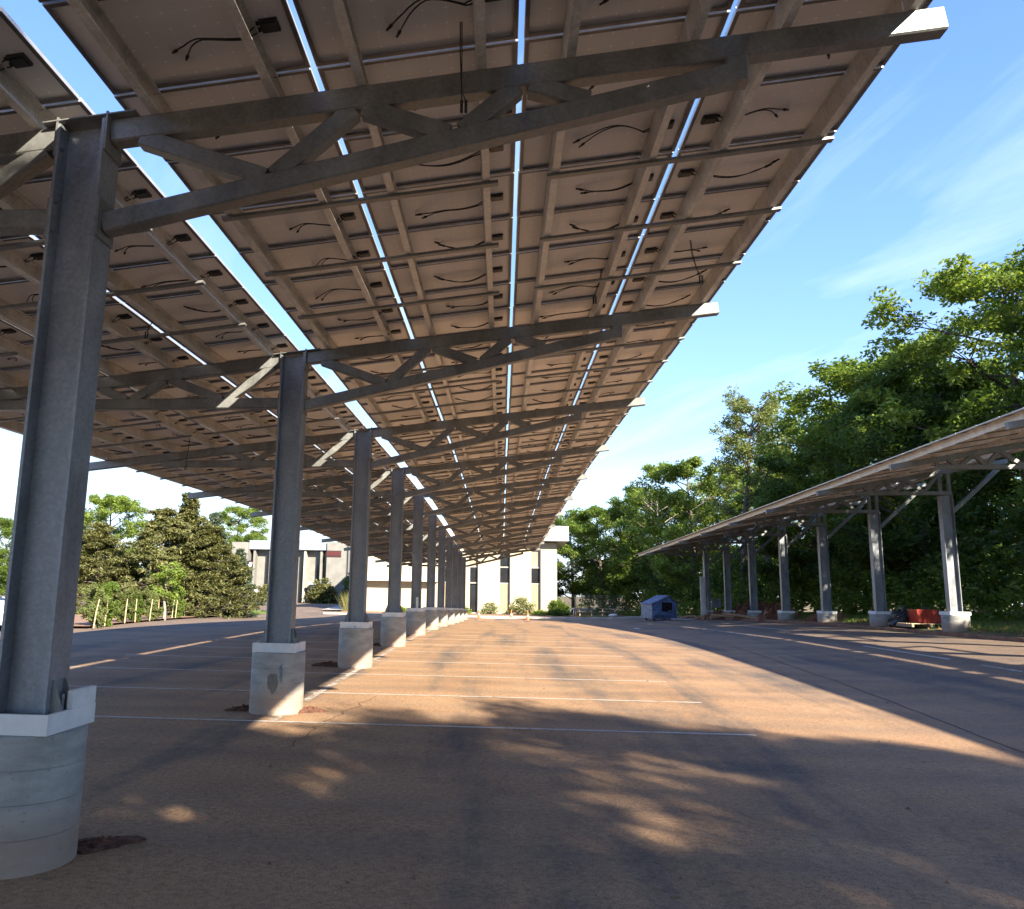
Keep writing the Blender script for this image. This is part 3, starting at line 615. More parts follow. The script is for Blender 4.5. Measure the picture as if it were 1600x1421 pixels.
        if b_ - a > 4:
            for fr_ in (.27, .5, .745):
                y = a + (b_ - a) * fr_
                for (s0, s1) in runs:
                    P = Vector((xcf(y) + s0, y, top(xcf(y) + s0, y))) + ez * -.013
                    ob('bridging_strap', strap_mesh(s1 - s0), root, M=Matrix(((ex.x, ey.x, ez.x, P.x), (ex.y, ey.y, ez.y, P.y), (ex.z, ey.z, ez.z, P.z), (0, 0, 0, 1))))
    # --- panels
    rows = [('r', r) for r in range(rows_r)] + [('l', r) for r in range(rows_l)]
    ny = int(round((y1 - y0) / PITY)); stuff = []
    fmv = np.array([v.co[:] for v in FRAME.vertices]); fmf = [tuple(p_.vertices) for p_ in FRAME.polygons]
    pmv = np.array([v.co[:] for v in PANEL.vertices]); pmf = [tuple(p_.vertices) for p_ in PANEL.polygons]
    for side, r in rows:
        cx = .18 + PITX * (r + .5) if side == 'r' else -(.03 + PITX * (r + .5))
        sgn = -1 if (side == 'r' and r == rows_r - 1) else 1
        for j in range(ny):
            y = y0 + PITY * (j + .5); M = basis(xcf(y) + cx, y, .2)
            if indiv(side, r, y):
                M = M @ Matrix.Translation((random.uniform(-.004, .004), random.uniform(-.003, .003), random.uniform(0, .003)))
                p_ = ob('solar_panel', PANEL, root, M=M); sub('frame', FRAME, p_)
                if detail and y < 44:
                    jm = Matrix.Translation((sgn * (PLX / 2 - .17), .0, .026))
                    if sgn < 0: jm = jm @ Matrix.Rotation(math.pi, 4, 'Z')
                    jb = sub('junction_box', JBOX, p_, jm)
                    sub('cable', random.choice(CABLES[sgn]), p_, Matrix.Translation((sgn * (PLX / 2 - .17), .0, .022)))
            else: stuff.append(M)
    if stuff:
        mb = MB(); mbf = MB()
        for M in stuff:
            A = np.array(M); mb.add((pmv @ A[:3, :3].T + A[:3, 3]).tolist(), pmf[:1], 0); mb.add((pmv[4:8] @ A[:3, :3].T + A[:3, 3]).tolist(), [(0, 1, 2, 3)], 1)
            mb.add((fmv @ A[:3, :3].T + A[:3, 3]).tolist(), fmf, 2)
        o = ob('distant_panels', mb.mesh('distant_panels', ['panel_back', 'panel_glass', 'frame_aluminium']), root, (0, 0, 0)); o['kind'] = 'stuff'
    return root

CAPS = [-.8209, -.7452, -.6671, -.6041, -.5843, -.6526, -.7627, -.881, -.9995, -1.1256, -1.2556]
CAPS = [-.8966] + CAPS
CY = [-.72 + 6 * k for k in range(12)]
_cy = [CY[0] - 6] + CY + [CY[-1] + 6]; _cv = [2 * CAPS[0] - CAPS[1]] + CAPS + [2 * CAPS[-1] - CAPS[-2]]
cap_main = lambda y: float(np.interp(y, _cy, _cv)) + ZC
main = build_canopy('solar_canopy', 'long galvanized solar canopy overhead with bare panel undersides and loose black cables', CY, cap_main, lambda y: -3.085, 4.189, .352, .25, .364, .905, 4, 4,
             7.15 - .955 * 11, 7.15 + .955 * 63, lambda s_, r, y: 3.4 < y < 38.6, 5)
cap_r = lambda y: -.355 - .0185 * (y - 31.4) + ZC
CR = [31.4 + 5.8 * k for k in range(-5, 7)]
right = build_canopy('solar_canopy', 'lower solar canopy beside the woods with white edge beam and dappled columns', CR, cap_r, lambda y: 17.2 - .012 * y, 5.36, .44, .28, .46, .72, 3, 1,
             -2.6, -2.6 + .955 * 78, lambda s_, r, y: s_ == 'l' and y > 18, 0, bl=-.90, br=-1.62, sl=.185, panels_r=False)

# marks on particular footings and boards of the main canopy
feet = [o for o in main.children if o.name.startswith('footing')]
def patch_on_cyl(name, parent, r, th0, th1, z0, z1, mat, seed, zoff):
    rr = random.Random(seed); mb = MB(); n = 14; vs = []
    for j in range(n):
        a = 2 * math.pi * j / n; k = rr.uniform(.55, 1.0)
        th = (th0 + th1) / 2 + (th1 - th0) / 2 * math.cos(a) * k; z = (z0 + z1) / 2 + (z1 - z0) / 2 * math.sin(a) * k
        vs.append((r * math.cos(th), r * math.sin(th), z))
    c_ = (r * 1.0 * math.cos((th0 + th1) / 2), r * math.sin((th0 + th1) / 2), (z0 + z1) / 2)
    mb.add(vs + [c_], [(j, (j + 1) % n, n) for j in range(n)]); o = sub(name, mb.mesh(name, mat), parent, Matrix.Translation((0, 0, zoff))); return o
patch_on_cyl('scuff_mark', feet[2], .3672, math.radians(262), math.radians(292), .22, .62, 'scuffed_paint', 4, 0)
patch_on_cyl('paint_smear', feet[2], .3678, math.radians(287), math.radians(296), .36, .72, 'blue_smear', 9, 0)
mb = MB(); mb.box((0, 0, 0), (.030, .002, .045)); sub('sticker', mb.mesh('sticker', 'green_sticker'), feet[1], Matrix.Translation((-.08, -.2966, .905 - .065)))
for q, (dx, wd) in enumerate(((-.18, .014), (-.15, .018), (-.115, .02))):
    mb = MB(); mb.box((0, 0, 0), (wd, .002, .034 - .006 * q)); sub('printed_mark', mb.mesh('printed_mark', 'grey_print'), feet[1], Matrix.Translation((dx, -.2966, .905 - .065)))
mb = MB(); mb.box((0, 0, 0), (.04, .002, .025)); sub('printed_mark', mb.mesh('printed_mark', 'grey_print'), feet[3], Matrix.Translation((.02, -.2966, .905 - .065)))
mb = MB(); mb.box((0, 0, 0), (.09, .03, .42)); sub('upright_board', mb.mesh('upright_board', 'white_board'), feet[5], Matrix.Translation((.06, -.20, .905 + .2)))
mb = MB(); mb.box((0, 0, 0), (.04, .30, .13)); sub('form_board', mb.mesh('form_board', 'white_board'), feet[1], Matrix.Translation((.262, .16, .905 + .075)))

# dangling leads under the canopy
def dangle(x, y, ln, lean=0.0):
    z = cap_main(y) + 4.189 + SL * (x + 3.1) + .19; mb = MB()
    for s_ in (0, 1):
        mb.tube([(x + s_ * .012, y, z), (x + s_ * .012 + lean * .2, y + .01, z - ln * .4), (x + lean * .8, y + .02, z - ln * .8), (x + s_ * .03 + lean, y, z - ln)], .0045, 5)
        mb.tube([(x + s_ * .03 + lean, y, z - ln + .02), (x + s_ * .03 + lean, y, z - ln - .07)], .010, 6)
    o = ob('hanging_lead', mb.mesh('hanging_lead', 'cable_black', True)); o.parent = main; o.matrix_basis = world_of(main).inverted()
dangle(-.32, 4.95, .62, .02); dangle(2.25, 9.3, .48, .1); dangle(1.25, 9.9, .40, -.1); dangle(-6.6, 16.2, .75, -.05); dangle(-4.4, 9.4, .3, -.1); dangle(.05, 30.2, .5); dangle(-.9, 35.5, .6); dangle(-6.9, 12.6, .3)

# ------------------------------------------------------------------ loose soil, grit
def rough_mound(name, pts, h, mat, seed, label, kind=None, cat=None, rough=.35, group=None):
    """irregular heap over an outline centre/radii"""
    rr = np.random.default_rng(seed); cx, cy, rx, ry, rot = pts; n, k = 26, 9; mb = MB(); vs = []
    for q in range(k):
        u = q / (k - 1)
        for j in range(n):
            a = 2 * math.pi * j / n; rad = u * (1 + .22 * math.sin(3 * a + seed) + .12 * math.sin(7 * a + 2 * seed))
            x, y = rx * rad * math.cos(a), ry * rad * math.sin(a); X = cx + x * math.cos(rot) - y * math.sin(rot); Y = cy + x * math.sin(rot) + y * math.cos(rot)
            z = h * (1 - u ** 1.6) * (1 + rough * rr.normal()) + .012 - (.05 if q == k - 1 else 0); vs.append((X, Y, g1(X, Y) + z))
    fs = [(q * n + j, q * n + (j + 1) % n, (q + 1) * n + (j + 1) % n, (q + 1) * n + j) for q in range(k - 1) for j in range(n)] + [tuple(range(n - 1, -1, -1))]
    mb.add(vs, [f[::-1] for f in fs]); o = ob(name, mb.mesh(name, mat)); return tag(o, label, cat, group, kind)
rough_mound('soil_patch', (-2.70, 5.62, .26, .15, .5), .02, 'soil_and_hole_shade', 1, 'crumbled red soil darkened like a hole at the right foot of the nearest footing', 'structure', rough=.6)
rough_mound('soil_patch', (-2.66, 11.3, .26, .12, .3), .035, 'soil_and_hole_shade', 2, 'crumbled red soil darkened like a hole right of the second footing', 'structure', rough=.6)
rough_mound('soil_patch', (-3.56, 11.3, .24, .13, .1), .03, 'soil_and_hole_shade', 3, 'crumbled red soil darkened like a hole left of the second footing', 'structure', rough=.6)
rough_mound('soil_patch', (-3.62, 17.3, .34, .2, .1), .05, 'soil_and_hole_shade', 5, 'crumbled red soil darkened like a hole left of the third footing', 'structure', rough=.6)
for k in range(4, 9): rough_mound('soil_patch', (-3.55 + .1 * (k % 2), CY[k], .3, .2, .1), .04, 'soil_and_hole_shade', 20 + k, 'crumbled red soil darkened like a hole beside footing', 'structure', rough=.6)
def scatter(name, n, xr, yr, size, mat, seed, label, zf=gfull):
    rr = np.random.default_rng(seed); c = np.stack([rr.uniform(*xr, n), rr.uniform(*yr, n)], 1); s_ = size * rr.uniform(.4, 1.6, n) ** 1.5
    z = zf(c[:, 0], c[:, 1]); T = np.array([[1, 0, 0], [-.5, .87, 0], [-.5, -.87, 0], [.1, .1, .8]])
    a = rr.uniform(0, 6.28, n); ca, sa = np.cos(a), np.sin(a)
    V = np.empty((n, 4, 3)); 
    for q in range(4):
        V[:, q, 0] = c[:, 0] + s_ * (T[q, 0] * ca - T[q, 1] * sa) * rr.uniform(.6, 1.4, n); V[:, q, 1] = c[:, 1] + s_ * (T[q, 0] * sa + T[q, 1] * ca); V[:, q, 2] = z + s_ * T[q, 2]
    F = (np.arange(n)[:, None, None] * 4 + np.array([[0, 1, 3], [1, 2, 3], [2, 0, 3]])[None]).reshape(-1, 3)
    return tag(ob(name, fast_mesh(name, V.reshape(-1, 3), F, mat)), label, kind='stuff')
scatter('grit', 1500, (-3, 6), (3, 14), .0035, 'soil_red', 1, 'scattered crumbs of red soil on the asphalt')
scatter('gravel', 260, (-4, 7), (3, 16), .004, 'kerb_concrete', 2, 'scattered pale stones on the asphalt')
scatter('grit', 420, (-2.75, -1.7), (5.6, 13), .006, 'soil_red', 5, 'soil crumbs along the crack by the footings')
scatter('leaf_litter', 160, (-4, 6.5), (4, 22), .016, 'leaf_brown', 8, 'scattered dry leaf bits on the asphalt')
scatter('clods', 900, (16.2, 22), (20, 70), .07, 'soil_red', 6, 'clods of red soil on the verge below the lower canopy')

# ------------------------------------------------------------------ buildings
def bld(root, name, c, d, mat, parent=None):
    mb = MB(); mb.box(c, d); o = part(name, mb, mat, parent or root); return o
GB = float(gz(0, 84))
B = tag(empty('office_building', (0, 84, GB)), 'two storey cream walled building facing the car park with narrow dark window strips', 'building')
def zb_(z): return z + ZC - GB                # camera-relative height to local
wins = [(-3.39, -2.46), (-.27, .86), (2.97, 4.02), (-6.6, -5.6)]
edges = [-15.27] + sum([[a, b_] for a, b_ in sorted(wins)], []) + [5.68]
top_ = zb_(5.45)
for k in range(0, len(edges), 2):
    a, b_ = edges[k], edges[k + 1]; bld(B, 'wall', ((a + b_) / 2, .5, (top_ - .2) / 2 - .1), (b_ - a, 1.0, top_ + .2), 'wall_cream')
for a, b_ in wins:
    x = (a + b_) / 2; w_ = b_ - a - .012
    f = empty('window', (0, 0, 0)); f.parent = B
    door = a < -3 and a > -4
    low = zb_(1.02) if not door else zb_(.9)
    bld(B, 'lower_panel', (x, .42, low / 2), (w_, .08, low), 'window_dark' if door else 'panel_tan', f)
    bld(B, 'middle_pane', (x, .43, (zb_(1.15) + zb_(2.68)) / 2), (w_, .06, zb_(2.68) - zb_(1.15) - .02), 'window_dark', f)
    bld(B, 'upper_pane', (x, .43, (zb_(2.82) + top_) / 2), (w_, .06, top_ - zb_(2.82)), 'curtain' if a > 2 else ('panel_tan' if door else 'window_dark'), f)
    for z in (zb_(1.08), zb_(2.75)): bld(B, 'mullion', (x, .40, z), (w_, .14, .13), 'metal_trim', f)
    for s_ in (a + .045, b_ - .045): bld(B, 'jamb', (s_, .385, top_ / 2), (.08, .10, top_ - .02), 'metal_trim', f)
    bld(B, 'sill', (x, .30, .10), (w_, .36, .16), 'kerb_concrete', f)
bld(B, 'core', (-4.8, 14, top_ / 2 - .1), (20.86, 26, top_ + .19), 'wall_cream')
fas = bld(B, 'fascia', (-4.75, 12.9, (zb_(5.46) + zb_(6.97)) / 2), (23.1, 28.2, zb_(6.97) - zb_(5.46)), 'fascia_white')
for k in range(46): bld(B, 'seam', (-16.0 + k * .5, -1.205, (zb_(5.46) + zb_(6.97)) / 2), (.035, .02, zb_(6.97) - zb_(5.46) - .04), 'fascia_white', fas)
bld(B, 'ledge', (-10.9, -.55, zb_(1.42)), (8.6, 1.1, .62), 'fascia_white')
bld(B, 'downspout', (-15.17, -.06, top_ / 2), (.12, .10, top_ - .2), 'window_dark')

GW = float(gz(-29, 112)); Wg = tag(empty('office_wing', (-29.4, 112, GW)), 'grey walled office wing with tall vertical fins and blue-grey roof band', 'building')
zw = lambda z: z + ZC - GW
hw = zw(6.4)
bld(Wg, 'core', (0, 6.2, hw / 2 - .2), (15.6, 12, hw), 'wall_grey')
bld(Wg, 'end_pier', (-7.1, -.7, hw / 2 - .1), (2.3, 2.2, hw + .3), 'wall_grey')
bld(Wg, 'entrance_wall', (6.5, -.6, hw / 2), (2.7, 1.9, hw + .4), 'wall_grey')
bld(Wg, 'roof_band', (-.4, -.3, zw(6.15)), (11.1, 1.8, 1.25), 'fascia_grey')
for k, x in enumerate((-5.6, -3.3, -.9, 1.6, 3.9)):
    bld(Wg, 'fin', (x + .35, -.35, zw(5.45) / 2), (.30, 1.1, zw(5.45)), 'wall_cream' if k % 2 else 'wall_grey'); bld(Wg, 'dark_window', (x - .28, .12, zw(5.45) / 2), (.62, .2, zw(5.45) - .2), 'window_dark')
bld(Wg, 'dark_window', (4.75, .05, zw(5.45) / 2), (.75, .3, zw(5.45) - .25), 'window_dark')
bld(Wg, 'entrance_canopy', (4.4, -1.3, zw(.95)), (2.9, 1.9, .42), 'fascia_grey')
sg = bld(Wg, 'sign_board', (6.15, -1.62, zw(5.05)), (2.05, .12, .85), 'sign_dark')
for q in range(6): bld(Wg, 'letter', (5.36 + q * .31, -1.70, zw(5.05)), (.2, .05, .42 - .06 * (q % 2)), 'sign_red', sg)
bld(Wg, 'downspout', (7.95, -.8, hw / 2), (.14, .14, hw), 'window_dark')

# ------------------------------------------------------------------ vegetation
def leaves(tips, rads, k, size, rng, flat=.65, long=1.0, up=.35):
    n = len(tips) * k; c = np.repeat(np.asarray(tips, float), k, 0); r = np.repeat(np.asarray(rads, float), k)[:, None]
    d = rng.normal(size=(n, 3)); d /= np.linalg.norm(d, axis=1)[:, None] + 1e-9; d *= rng.uniform(0.15, 1, (n, 1)) ** .6; d[:, 2] *= flat
    P = c + d * r
    a = rng.normal(size=(n, 3)); a[:, 2] *= .6; a /= np.linalg.norm(a, axis=1)[:, None]
    nn = rng.normal(size=(n, 3)); nn[:, 2] = np.abs(nn[:, 2]) + up; nn += np.array([.35, -.5, .35]); b_ = np.cross(nn, a); b_ /= np.linalg.norm(b_, axis=1)[:, None] + 1e-9
    nz = np.cross(a, b_); s_ = (size * rng.uniform(.6, 1.35, n))[:, None]
    V = np.empty((n, 4, 3)); V[:, 0] = P - a * s_ * .5 * long; V[:, 1] = P + b_ * s_ * .30 + nz * s_ * .07; V[:, 2] = P + a * s_ * .5 * long; V[:, 3] = P - b_ * s_ * .30 + nz * s_ * .07
    return V.reshape(-1, 3)
def quads(V): return np.arange(len(V)).reshape(-1, 4)

def skeleton(rng, H, R, clear, nprim, nsec, droop=0.0, shape='round', lean=0.0):
    """trunk + limbs; returns mesh builder and tip positions, tree standing at the origin"""
    mb = MB(); tips = []; rads = []
    la = rng.uniform(0, 6.28); tr = [Vector((math.cos(la) * lean * (j / 6) ** 1.5 * H * .1 + rng.normal() * .02 * j, math.sin(la) * lean * (j / 6) ** 1.5 * H * .1 + rng.normal() * .02 * j, H * .92 * j / 6)) for j in range(7)]
    r0 = .018 * H + .03; mb.tube([tr[0] - Vector((0, 0, .25))] + tr, [r0 * 1.35] + [r0 * (1 - .86 * j / 6) for j in range(7)], 8)
    def at(u):
        q = u * 6; j = min(5, int(q)); return tr[j].lerp(tr[j + 1], q - j)
    for i in range(nprim):
        u = clear + (1 - clear) * (i + rng.uniform(0, .8)) / nprim; u = min(u, .985); p0 = at(u); az = i * 2.4 + rng.normal() * .35
        v = (u - clear) / (1 - clear)
        prof = {'round': math.sin(math.pi * min(1, .16 + .80 * v)) ** .7, 'cone': 1.03 - .97 * v, 'vase': .55 + .5 * v - .55 * max(0, v - .7) / .3, 'oval': math.sin(math.pi * (.1 + .85 * v)) ** .5}[shape]
        ln = R * prof * rng.uniform(.78, 1.12); rise = {'round': .55, 'cone': .12 - droop, 'vase': .9, 'oval': .45}[shape]
        d = Vector((math.cos(az), math.sin(az), rise * rng.uniform(.6, 1.3))); p1 = p0 + d * ln * .5 + Vector((0, 0, rng.normal() * .1)); p2 = p0 + d * ln + Vector((rng.normal() * .2, rng.normal() * .2, -droop * ln * .3))
        rb = max(.012, r0 * .42 * (1 - .6 * u)); mb.tube([p0, p1, p2], [rb, rb * .6, rb * .18], 5, cap=False)
        tips.append(p2); rads.append(1.0)
        for s_ in range(nsec):
            w_ = rng.uniform(.25, .97); q0 = p0.lerp(p1, w_ * 2) if w_ < .5 else p1.lerp(p2, w_ * 2 - 1); a2 = az + rng.uniform(-1.3, 1.3)
            l2 = ln * rng.uniform(.22, .46); e = q0 + Vector((math.cos(a2), math.sin(a2), rng.uniform(-.25, .75) - droop * .5)) * l2
            mb.tube([q0, q0.lerp(e, .5) + Vector((0, 0, .04 * l2)), e], [rb * .35, rb * .25, rb * .08], 4, cap=False); tips.append(e); rads.append(.85)
            if rng.random() < .75:
                a3 = a2 + rng.uniform(-1, 1); e2 = q0.lerp(e, .6) + Vector((math.cos(a3), math.sin(a3), rng.uniform(-.2, .6))) * l2 * .6; tips.append(e2); rads.append(.75)
    return mb, tips, rads

TREE_CACHE = {}
def tree_data(kind, seed, H, R, clear, nprim, nsec, k, size, clump, shape='round', droop=0.0, flat=.6, long=1.2, mat='leaf_mid', bark='bark', lean=.3, up=.35):
    rng = np.random.default_rng(seed); mb, tips, rads = skeleton(rng, H, R, clear, nprim, nsec, droop, shape, lean)
    tips = np.array([t_[:] for t_ in tips]); V = leaves(tips, np.array(rads) * clump, k, size, rng, flat, long, up)
    return mb.mesh('trunk', bark, True), fast_mesh('crown', V, quads(V), mat)
def plant(name, data, x, y, label, cat, group=None, rz=0.0, s=1.0, zoff=0.0, names=('trunk', 'crown')):
    root = tag(empty(name, (x, y, g1(x, y) + zoff), rz), label, cat, group)
    root.matrix_basis = root.matrix_basis @ Matrix.Scale(s, 4)
    for nm, me_ in zip(names, data): sub(nm, me_, root)
    return root
gW = 'trees of the wood along the car park'
D = {}
D['maple'] = tree_data('maple', 1, 19, 5.6, .16, 30, 9, 80, .25, 1.0, 'oval', mat='leaf_bright')
D['oak'] = tree_data('oak', 2, 18, 5.8, .14, 30, 9, 80, .25, 1.05, 'round', mat='leaf_mid')
D['dark'] = tree_data('dark', 3, 15, 4.8, .10, 28, 9, 76, .25, 1.0, 'oval', mat='leaf_dark')
D['ash'] = tree_data('ash', 4, 20, 3.6, .48, 17, 7, 46, .21, .85, 'vase', mat='leaf_pale', lean=.6)
D['locust'] = tree_data('locust', 5, 19, 3.2, .42, 15, 7, 42, .20, .8, 'vase', mat='leaf_pale', lean=.9)
D['bright'] = tree_data('bright', 6, 17, 5.2, .10, 30, 9, 80, .25, .95, 'round', mat='leaf_bright')
D['spreading'] = tree_data('spreading', 9, 14.5, 5.2, .08, 28, 9, 78, .25, .95, 'round', mat='leaf_mid')
wood = [('maple', 27.0, 42.5, 1.0, .4, 'tallest leafy tree above the right end of the lower canopy', 'broadleaf_tree'),
        ('oak', 31.5, 38.5, 1.1, 2.0, 'tree at the right picture edge reaching out one high leafy branch', 'broadleaf_tree'),
        ('oak', 25.6, 52.0, .98, 1.1, 'broad mid-green tree left of the tallest one', 'broadleaf_tree'),
        ('dark', 24.0, 47.5, .95, 0, 'dark dense tree just above the lower canopy roof', 'broadleaf_tree'),
        ('bright', 25.5, 61.0, .98, 2.2, 'pale yellow-green leafy tree in the middle of the wood', 'broadleaf_tree'),
        ('ash', 22.6, 70.0, .98, 1.9, 'slender see-through tree with feathery top, the right one of two', 'slender_tree'),
        ('locust', 20.8, 71.5, 1.0, .3, 'slender open-crowned tree standing left of its taller twin', 'slender_tree'),
        ('bright', 19.2, 82.0, .96, 5.0, 'dense sunlit tree left of the two slender trees', 'broadleaf_tree'),
        ('spreading', 17.0, 95.0, 1.0, .9, 'rounded tree behind the blue dumpster', 'broadleaf_tree'),
        ('spreading', 12.3, 101.0, .92, 3.3, 'sunlit tree right beside the cream building corner', 'broadleaf_tree'),
        ('dark', 9.6, 110.0, .88, 2.4, 'dark tree peeping from behind the cream building', 'broadleaf_tree'),
        ('dark', 27.5, 33.0, .9, 3.9, 'dark tree in shade behind the nearest lower canopy columns', 'broadleaf_tree'),
        ('dark', 22.8, 60.5, .80, 4.4, 'dark understorey tree behind the middle lower canopy columns', 'broadleaf_tree'),
        ('oak', 33.0, 58.0, 1.0, 5.1, 'background tree filling the gap behind the broad mid-green tree', 'broadleaf_tree'),
        ('oak', 30.0, 73.0, .95, 3.0, 'background tree behind the slender pair', 'broadleaf_tree'),
        ('maple', 27.0, 90.0, .9, 2.6, 'background tree behind the dense sunlit tree', 'broadleaf_tree'),
        ('dark', 21.0, 104.0, 1.0, 1.5, 'dark background tree beyond the dumpster', 'broadleaf_tree'),
        ('spreading', 36.0, 30.0, 1.25, 1.5, 'tree beyond the right picture edge', 'broadleaf_tree')]
for kd, x, y, s_, rz, lab, nm in wood: plant(nm, D[kd], x, y, lab, 'tree', gW, rz, s_)
# trees behind the photographer that throw the dappled shade on the foreground
gS = 'shade trees behind the photographer'
for kd, x, y, s_, rz, lab in (('oak', 5.6, -11.0, .80, .3, 'shade tree nearest the canopy row behind the camera'), ('bright', 10.5, -12.5, .82, 1.4, 'second shade tree behind the camera'),
        ('oak', 15.5, -12.6, .84, 2.7, 'third shade tree behind the camera'), ('bright', 20.5, -14.0, .86, 4.4, 'fourth shade tree behind the camera'), ('spreading', 26.9, 18.4, .95, 1.0, 'leafy tree on the verge dappling the lower canopy columns'), ('ash', 27.4, 22.6, .80, 2.0, 'second thin verge tree out of frame at right'), ('locust', 26.8, 27.2, .84, 4.0, 'third thin verge tree out of frame at right')):
    plant('broadleaf_tree', D[kd], x, y, lab, 'tree', gS, rz, s_)

# bare tree top left of the slender pair
rng = np.random.default_rng(21); mb, tp, _ = skeleton(rng, 15.2, 2.6, .45, 20, 6, 0, 'vase', .3)
bt = tag(empty('bare_tree', (17.4, 92, g1(17.4, 92))), 'leafless thin-twigged tree poking above the wood', 'tree', gW); part('branches', mb, 'bark_pale', bt, True)

# undergrowth wall
rng = np.random.default_rng(33); tips = []; rads = []
path = [(22.3, 12), (22.4, 26), (22.2, 40), (21.8, 52), (21.2, 64), (19.5, 74), (17.0, 84), (14.0, 93), (9.5, 97.5)]
P = np.array(path); seg = np.r_[0, np.cumsum(np.linalg.norm(np.diff(P, axis=0), axis=1))]
for _ in range(1800):
    s_ = rng.uniform(0, seg[-1]); x = np.interp(s_, seg, P[:, 0]) + abs(rng.normal()) * 2.6; y = np.interp(s_, seg, P[:, 1]) + rng.normal() * .6
    hmax = 2.4 + 2.2 * math.sin(s_ * .33) ** 2 + .55 * (x - np.interp(s_, seg, P[:, 0])) + 1.2 * rng.random()
    tips.append((x, y, g1(x, y) + rng.uniform(.1, 1) ** .8 * hmax)); rads.append(rng.uniform(.5, .95))
V = leaves(tips, rads, 38, .26, rng, .7, 1.2)
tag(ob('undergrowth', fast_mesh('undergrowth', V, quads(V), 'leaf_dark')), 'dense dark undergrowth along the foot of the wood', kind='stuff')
tips = []; rads = []
for _ in range(650):
    s_ = rng.uniform(20, seg[-1]); x = np.interp(s_, seg, P[:, 0]) + rng.uniform(-.9, .6); y = np.interp(s_, seg, P[:, 1]) + rng.normal() * .6
    tips.append((x, y, g1(x, y) + rng.uniform(.1, 3.2) * rng.uniform(.2, 1))); rads.append(rng.uniform(.3, .7))
V = leaves(tips, rads, 30, .22, rng, .7, 1.2)
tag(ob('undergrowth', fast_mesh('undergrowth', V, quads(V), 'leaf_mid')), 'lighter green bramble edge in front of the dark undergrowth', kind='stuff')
tips = []; rads = []
for _ in range(1500):
    x = rng.uniform(14, 60); y = 118 + rng.uniform(0, 10) - .7 * max(0, x - 25); h_ = rng.uniform(.3, 1) * (9 + 2.5 * math.sin(x * .7)); tips.append((x, y, g1(x, min(y, 130)) + h_)); rads.append(1.4)
for _ in range(900):
    x = rng.uniform(-120, -38); y = 130 + rng.uniform(0, 14); h_ = rng.uniform(.1, 1) * (7 + 2 * math.sin(x * .4)); tips.append((x, y, ZC - 2 + h_)); rads.append(1.6)
for _ in range(500):
    x = rng.uniform(36, 44); y = rng.uniform(20, 90); tips.append((x, y, ZC - .5 + rng.uniform(.5, 13))); rads.append(1.6)
V = leaves(tips, rads, 40, .5, rng, .75, 1.2)
tag(ob('far_woods', fast_mesh('far_woods', V, quads(V), 'leaf_dark')), 'far woodland closing the view behind the building and trees', kind='stuff')

# left side: conifers, broadleaf trees, young evergreens with stakes
cedar = tree_data('cedar', 41, 7.6, 4.2, .03, 62, 7, 44, .15, .52, 'cone', .12, .45, 1.7, 'leaf_olive', up=.6)
spruce = tree_data('spruce', 42, 8.6, 2.5, .03, 64, 8, 36, .15, .45, 'cone', .18, .4, 1.8, 'leaf_blue', up=.5)
cedar2 = tree_data('cedar2', 43, 9.0, 2.3, .05, 60, 8, 36, .15, .48, 'cone', .05, .5, 1.7, 'leaf_olive', up=.6)
gL = 'trees behind the row of young evergreens'
plant('cedar_tree', cedar, -22.6, 52.0, 'broad brownish-green cedar in the middle of the left tree group', 'tree', gL, .5)
plant('cedar_tree', cedar, -19.6, 53.0, 'brownish-green cedar at the right of the left tree group', 'tree', gL, 2.5, .86)
plant('cedar_tree', cedar, -26.2, 51.0, 'low brownish-green cedar behind the nearest column', 'tree', gL, 4.1, .84)
plant('spruce_tree', cedar2, -22.4, 56.0, 'tall pointed conifer topping the left tree group', 'tree', gL, 1.0, 1.04)
plant('spruce_tree', spruce, -18.6, 56.5, 'bluish spruce at the lawn edge', 'tree', gL, 3.0, .60)
plant('spruce_tree', spruce, -20.6, 57.0, 'bluish spruce half hidden behind the cedar', 'tree', gL, 5.0, .92)
plant('broadleaf_tree', D['bright'], -28.0, 56.0, 'bright green broadleaf tree behind the cedar', 'tree', gL, 1.0, .52)
plant('broadleaf_tree', D['maple'], -45.0, 134.0, 'light green tree rising behind the grey wing end', 'tree', gL, 2.0, .85)
plant('broadleaf_tree', D['spreading'], -42.5, 112.0, 'green tree left of the grey office wing', 'tree', gL, 3.0, .62)
plant('broadleaf_tree', D['oak'], -37.5, 57.0, 'green tree at the left picture edge', 'tree', gL, 4.0, .40)
plant('broadleaf_tree', D['dark'], -37.0, 66.0, 'dark green tree near the left picture edge', 'tree', gL, 5.0, .48)
plant('broadleaf_tree', D['oak'], -24.0, 131.0, 'tree top showing above the grey wing roof', 'tree', gL, 2.0, .62)
plant('broadleaf_tree', D['oak'], -41.0, 128.0, 'tree behind the left end of the grey wing', 'tree', gL, .4, .6)
arb = [tree_data('arb', 50 + q, 1.5, .30, .01, 44, 6, 26, .06, .09, 'cone', -.5, 1.3, 1.8, 'leaf_pale' if q == 0 else 'leaf_mid') for q in range(2)]
gA = 'row of young evergreens by the road'
ax = [(-14.75, 28.9, 1.02, 'leftmost and'), (-15.15, 30.2, 1.1, 'second'), (-16.0, 33.6, .95, 'third'), (-16.35, 35.6, .88, 'fourth'), (-16.95, 38.6, .98, 'fifth'), (-18.2, 44.6, 1.05, 'rightmost')]
for q, (x, y, s_, lab) in enumerate(ax):
    plant('young_evergreen', arb[q % 2], x, y, f'{lab} young evergreen shrub in the row by the road'.replace('leftmost and', 'leftmost'), 'shrub', gA, q * 1.3, s_, .08)
gK = 'wooden stakes among the young evergreens'
